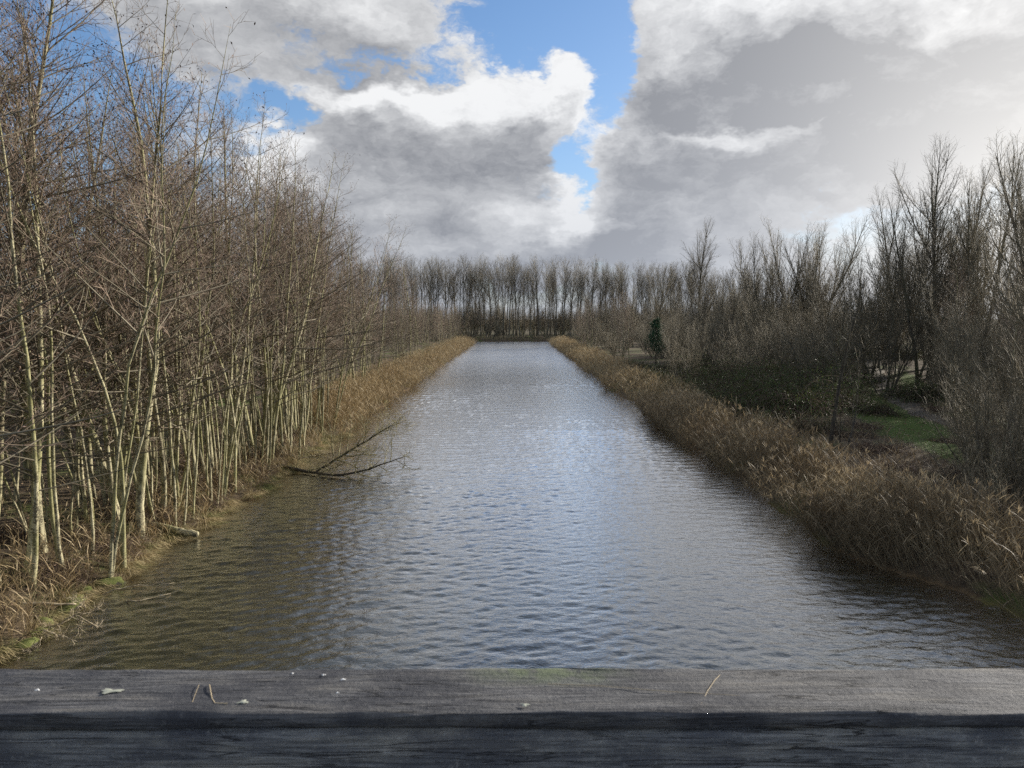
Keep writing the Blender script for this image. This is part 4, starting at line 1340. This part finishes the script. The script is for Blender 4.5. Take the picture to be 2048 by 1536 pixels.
def splat(x, y, r, mat, label, name, cat, stretch=1.0):
    n = 18
    a = np.arange(n) * 2 * math.pi / n
    q = 0.8 * r * (1 + 0.35 * np.sin(a * 3 + x * 50) + 0.25 * np.sin(a * 5 + y * 90) + 0.15 * np.sin(a * 8 + x * 31))
    rim = np.column_stack([np.cos(a) * q * stretch, np.sin(a) * q, np.zeros(n)])
    mid = rim * 0.6 + np.array([0, 0, 0.0006])
    V = np.concatenate([rim, mid, [[0, 0, 0.0008]]])
    i = np.arange(n)
    j = (i + 1) % n
    Q = np.stack([i, j, n + j, n + i], -1)
    T = np.stack([n + i, n + j, np.full(n, 2 * n)], -1)
    o = link(name, mesh_data(name, V, Q, mat, np.zeros(len(V)), True, T), None, (x, 0.805 + y, RAIL_Z + 0.0015))
    tag(o, label, cat)


def rail_xy(px, py):
    """place on the rail's top that the photograph shows at a pixel"""
    f, p = 1479.0, math.radians(5.15)
    u = (768 - py) / f
    yy, zz = math.cos(p) + u * math.sin(p), u * math.cos(p) - math.sin(p)
    k = -0.45 / zz
    return (px - 1024) / f * k, yy * k - 0.805


for px, py, r, lab in ((647, 1352, 0.0022, "tiny white bird dropping at the far edge of the rail, inner of two"), (686, 1361, 0.0026, "white bird dropping at the far edge of the rail, outer of two"), (675, 1388, 0.0018, "small white dropping mid-width on the rail, below the pair"),
                       (585, 1349, 0.0015, "tiniest white speck at the rail's far edge"), (75, 1382, 0.0026, "white speck on the rail near its left end"), (1050, 1412, 0.0040, "pale dropping near the middle of the rail's near edge"), (486, 1406, 0.005, "faint whitish smear by the dry stalk on the rail")):
    x, y = rail_xy(px, py)
    splat(x, y, r, M['dropping' if r < 0.003 else 'lichen'], lab, "bird_dropping", "bird dropping", 1.3)
x, y = rail_xy(222, 1384)
splat(x, y, 0.006, M['lichen'], "pale flat lichen patch on the left part of the rail", "lichen_patch", "lichen", 2.6)


def rail_stalk(pts, r, label, mat='straw'):
    P = np.array([(*rail_xy(*q), 0.0016) for q in pts])
    o0 = P[0].copy()
    P = P - o0
    G = Geo()
    t, u = np.linspace(0, 1, len(P)), np.linspace(0, 1, 10)
    Q = np.stack([np.interp(u, t, P[:, c]) for c in range(3)], -1)
    G.tubes(Q[None], np.full((1, 10), r), 5)
    o = link("dry_stalk", G.mesh("dry_stalk", M[mat]), None, (o0[0], 0.805 + o0[1], RAIL_Z + o0[2]))
    return tag(o, label, "stalk")


rail_stalk([(419, 1372), (424, 1400), (430, 1409), (455, 1410)], 0.0007, "bent dry stalk lying on the rail left of centre")
rail_stalk([(398, 1372), (384, 1408)], 0.0003, "straight hair-thin stalk beside the bent one on the rail")
rail_stalk([(1095, 1370), (1200, 1374), (1330, 1385), (1480, 1394)], 0.0004, "long thin pale stalk lying along the middle of the rail")
rail_stalk([(1440, 1352), (1430, 1362), (1415, 1384), (1402, 1412)], 0.0005, "thin stalk lying crosswise over the rail right of centre")
c = rail_stalk([(1974, 1344), (2010, 1358), (2040, 1372), (2075, 1395)], 0.0016, None, 'crack')
c.name = "crack"
c.parent = rail
c.location = (c.location[0], c.location[1] - 0.805, -0.0012)
for k in ("label", "category"):
    if k in c:
        del c[k]

# ------------------------------------------------------------------ labels that single out the members of small groups
NTH = ORD + ["thirteenth", "fourteenth", "fifteenth", "sixteenth", "seventeenth", "eighteenth", "nineteenth", "twentieth"]
NTH += ["twenty-" + w for w in ORD[:9]] + ["thirtieth"] + ["thirty-" + w for w in ORD[:9]]


def number_off(group, text, key=lambda o: o.location[1], words="in order from the wooden rail"):
    members = sorted([o for o in bpy.data.objects if o.get("group") == group], key=key)
    for i, o in enumerate(members[:len(NTH)]):
        o["label"] = f"{text}, {NTH[i]} {words}"


number_off("pole clumps along the left water's edge", "clump of thin pale leaning alder poles", words="clump from the rail, left bank")
number_off("tall alders where the left reeds begin", "bare brown alder where the left reeds begin", words="of its row from the rail")
number_off("right thicket trees", "bare many-stemmed tree round the tall forked trees on the right", words="nearest the rail")
number_off("leafless bushes at the right edge", "tangled grey leafless bush by the picture's right edge", words="nearest the rail")
number_off("willow shrubs behind the brambles", "olive-brown willow shrub behind the right brambles", words="nearest the rail")
number_off("brambles behind the right reeds", "dark leafy bramble bush behind the right reeds", words="nearest the rail")
number_off("olive brambles against the right reeds", "olive bramble mound against the back of the right reeds", words="nearest the rail")
number_off("dead tangles behind the right reeds", "low brown dead tangle between right reeds and path", words="nearest the rail")
number_off("dead tangles on the left bank", "low brown dead tangle among the left alder feet", words="nearest the rail")
number_off("second rank of alders, left bank", "slender upright tan alder behind the left water's edge", words="of its rank from the rail")
number_off("dry tufts among the left alder feet", "dry straw tuft among the left alder feet", words="nearest the rail")
for side, words in (("alder_poles", "thin pole-like"), ("alder_single_c", "crooked thin"), ("willow_broom_a", "broom-shaped"), ("willow_broom_b", "low fan-shaped")):
    for o in bpy.data.objects:
        if o.get("group") in ("understorey of the far poplars", "brushwood behind the far poplars") and o.children and o.children[0].data.name.startswith(side):
            x = o.location[0]
            o["label"] = words + " bare tree " + ("among" if o["group"].startswith("under") else "behind") + " the far poplar trunks, " + ("straight ahead beyond the water" if abs(x) < 9 else "over the left reeds" if x < 0 else "over the right reeds")
number_off("brambles on the left bank", "small green-leaved bramble by the fallen branch, left bank", words="nearest the rail")
number_off("small alders at the far right reeds", "small brown alder behind the far right reeds", words="nearest the rail")
number_off("mossy stones at the left waterline", "flat mossy stone at the left waterline", words="nearest the rail")
number_off("scrub between brambles and pine", "brown bare shrub between brambles and pine, right bank", words="nearest the rail")

scene.cycles.max_bounces = 6
scene.cycles.diffuse_bounces = 2
scene.cycles.glossy_bounces = 3
scene.cycles.transparent_max_bounces = 8
scene.cycles.transmission_bounces = 3
scene.cycles.caustics_reflective = False
scene.cycles.caustics_refractive = False
scene.cycles.use_denoising = False
scene.cycles.sample_clamp_indirect = 4.0
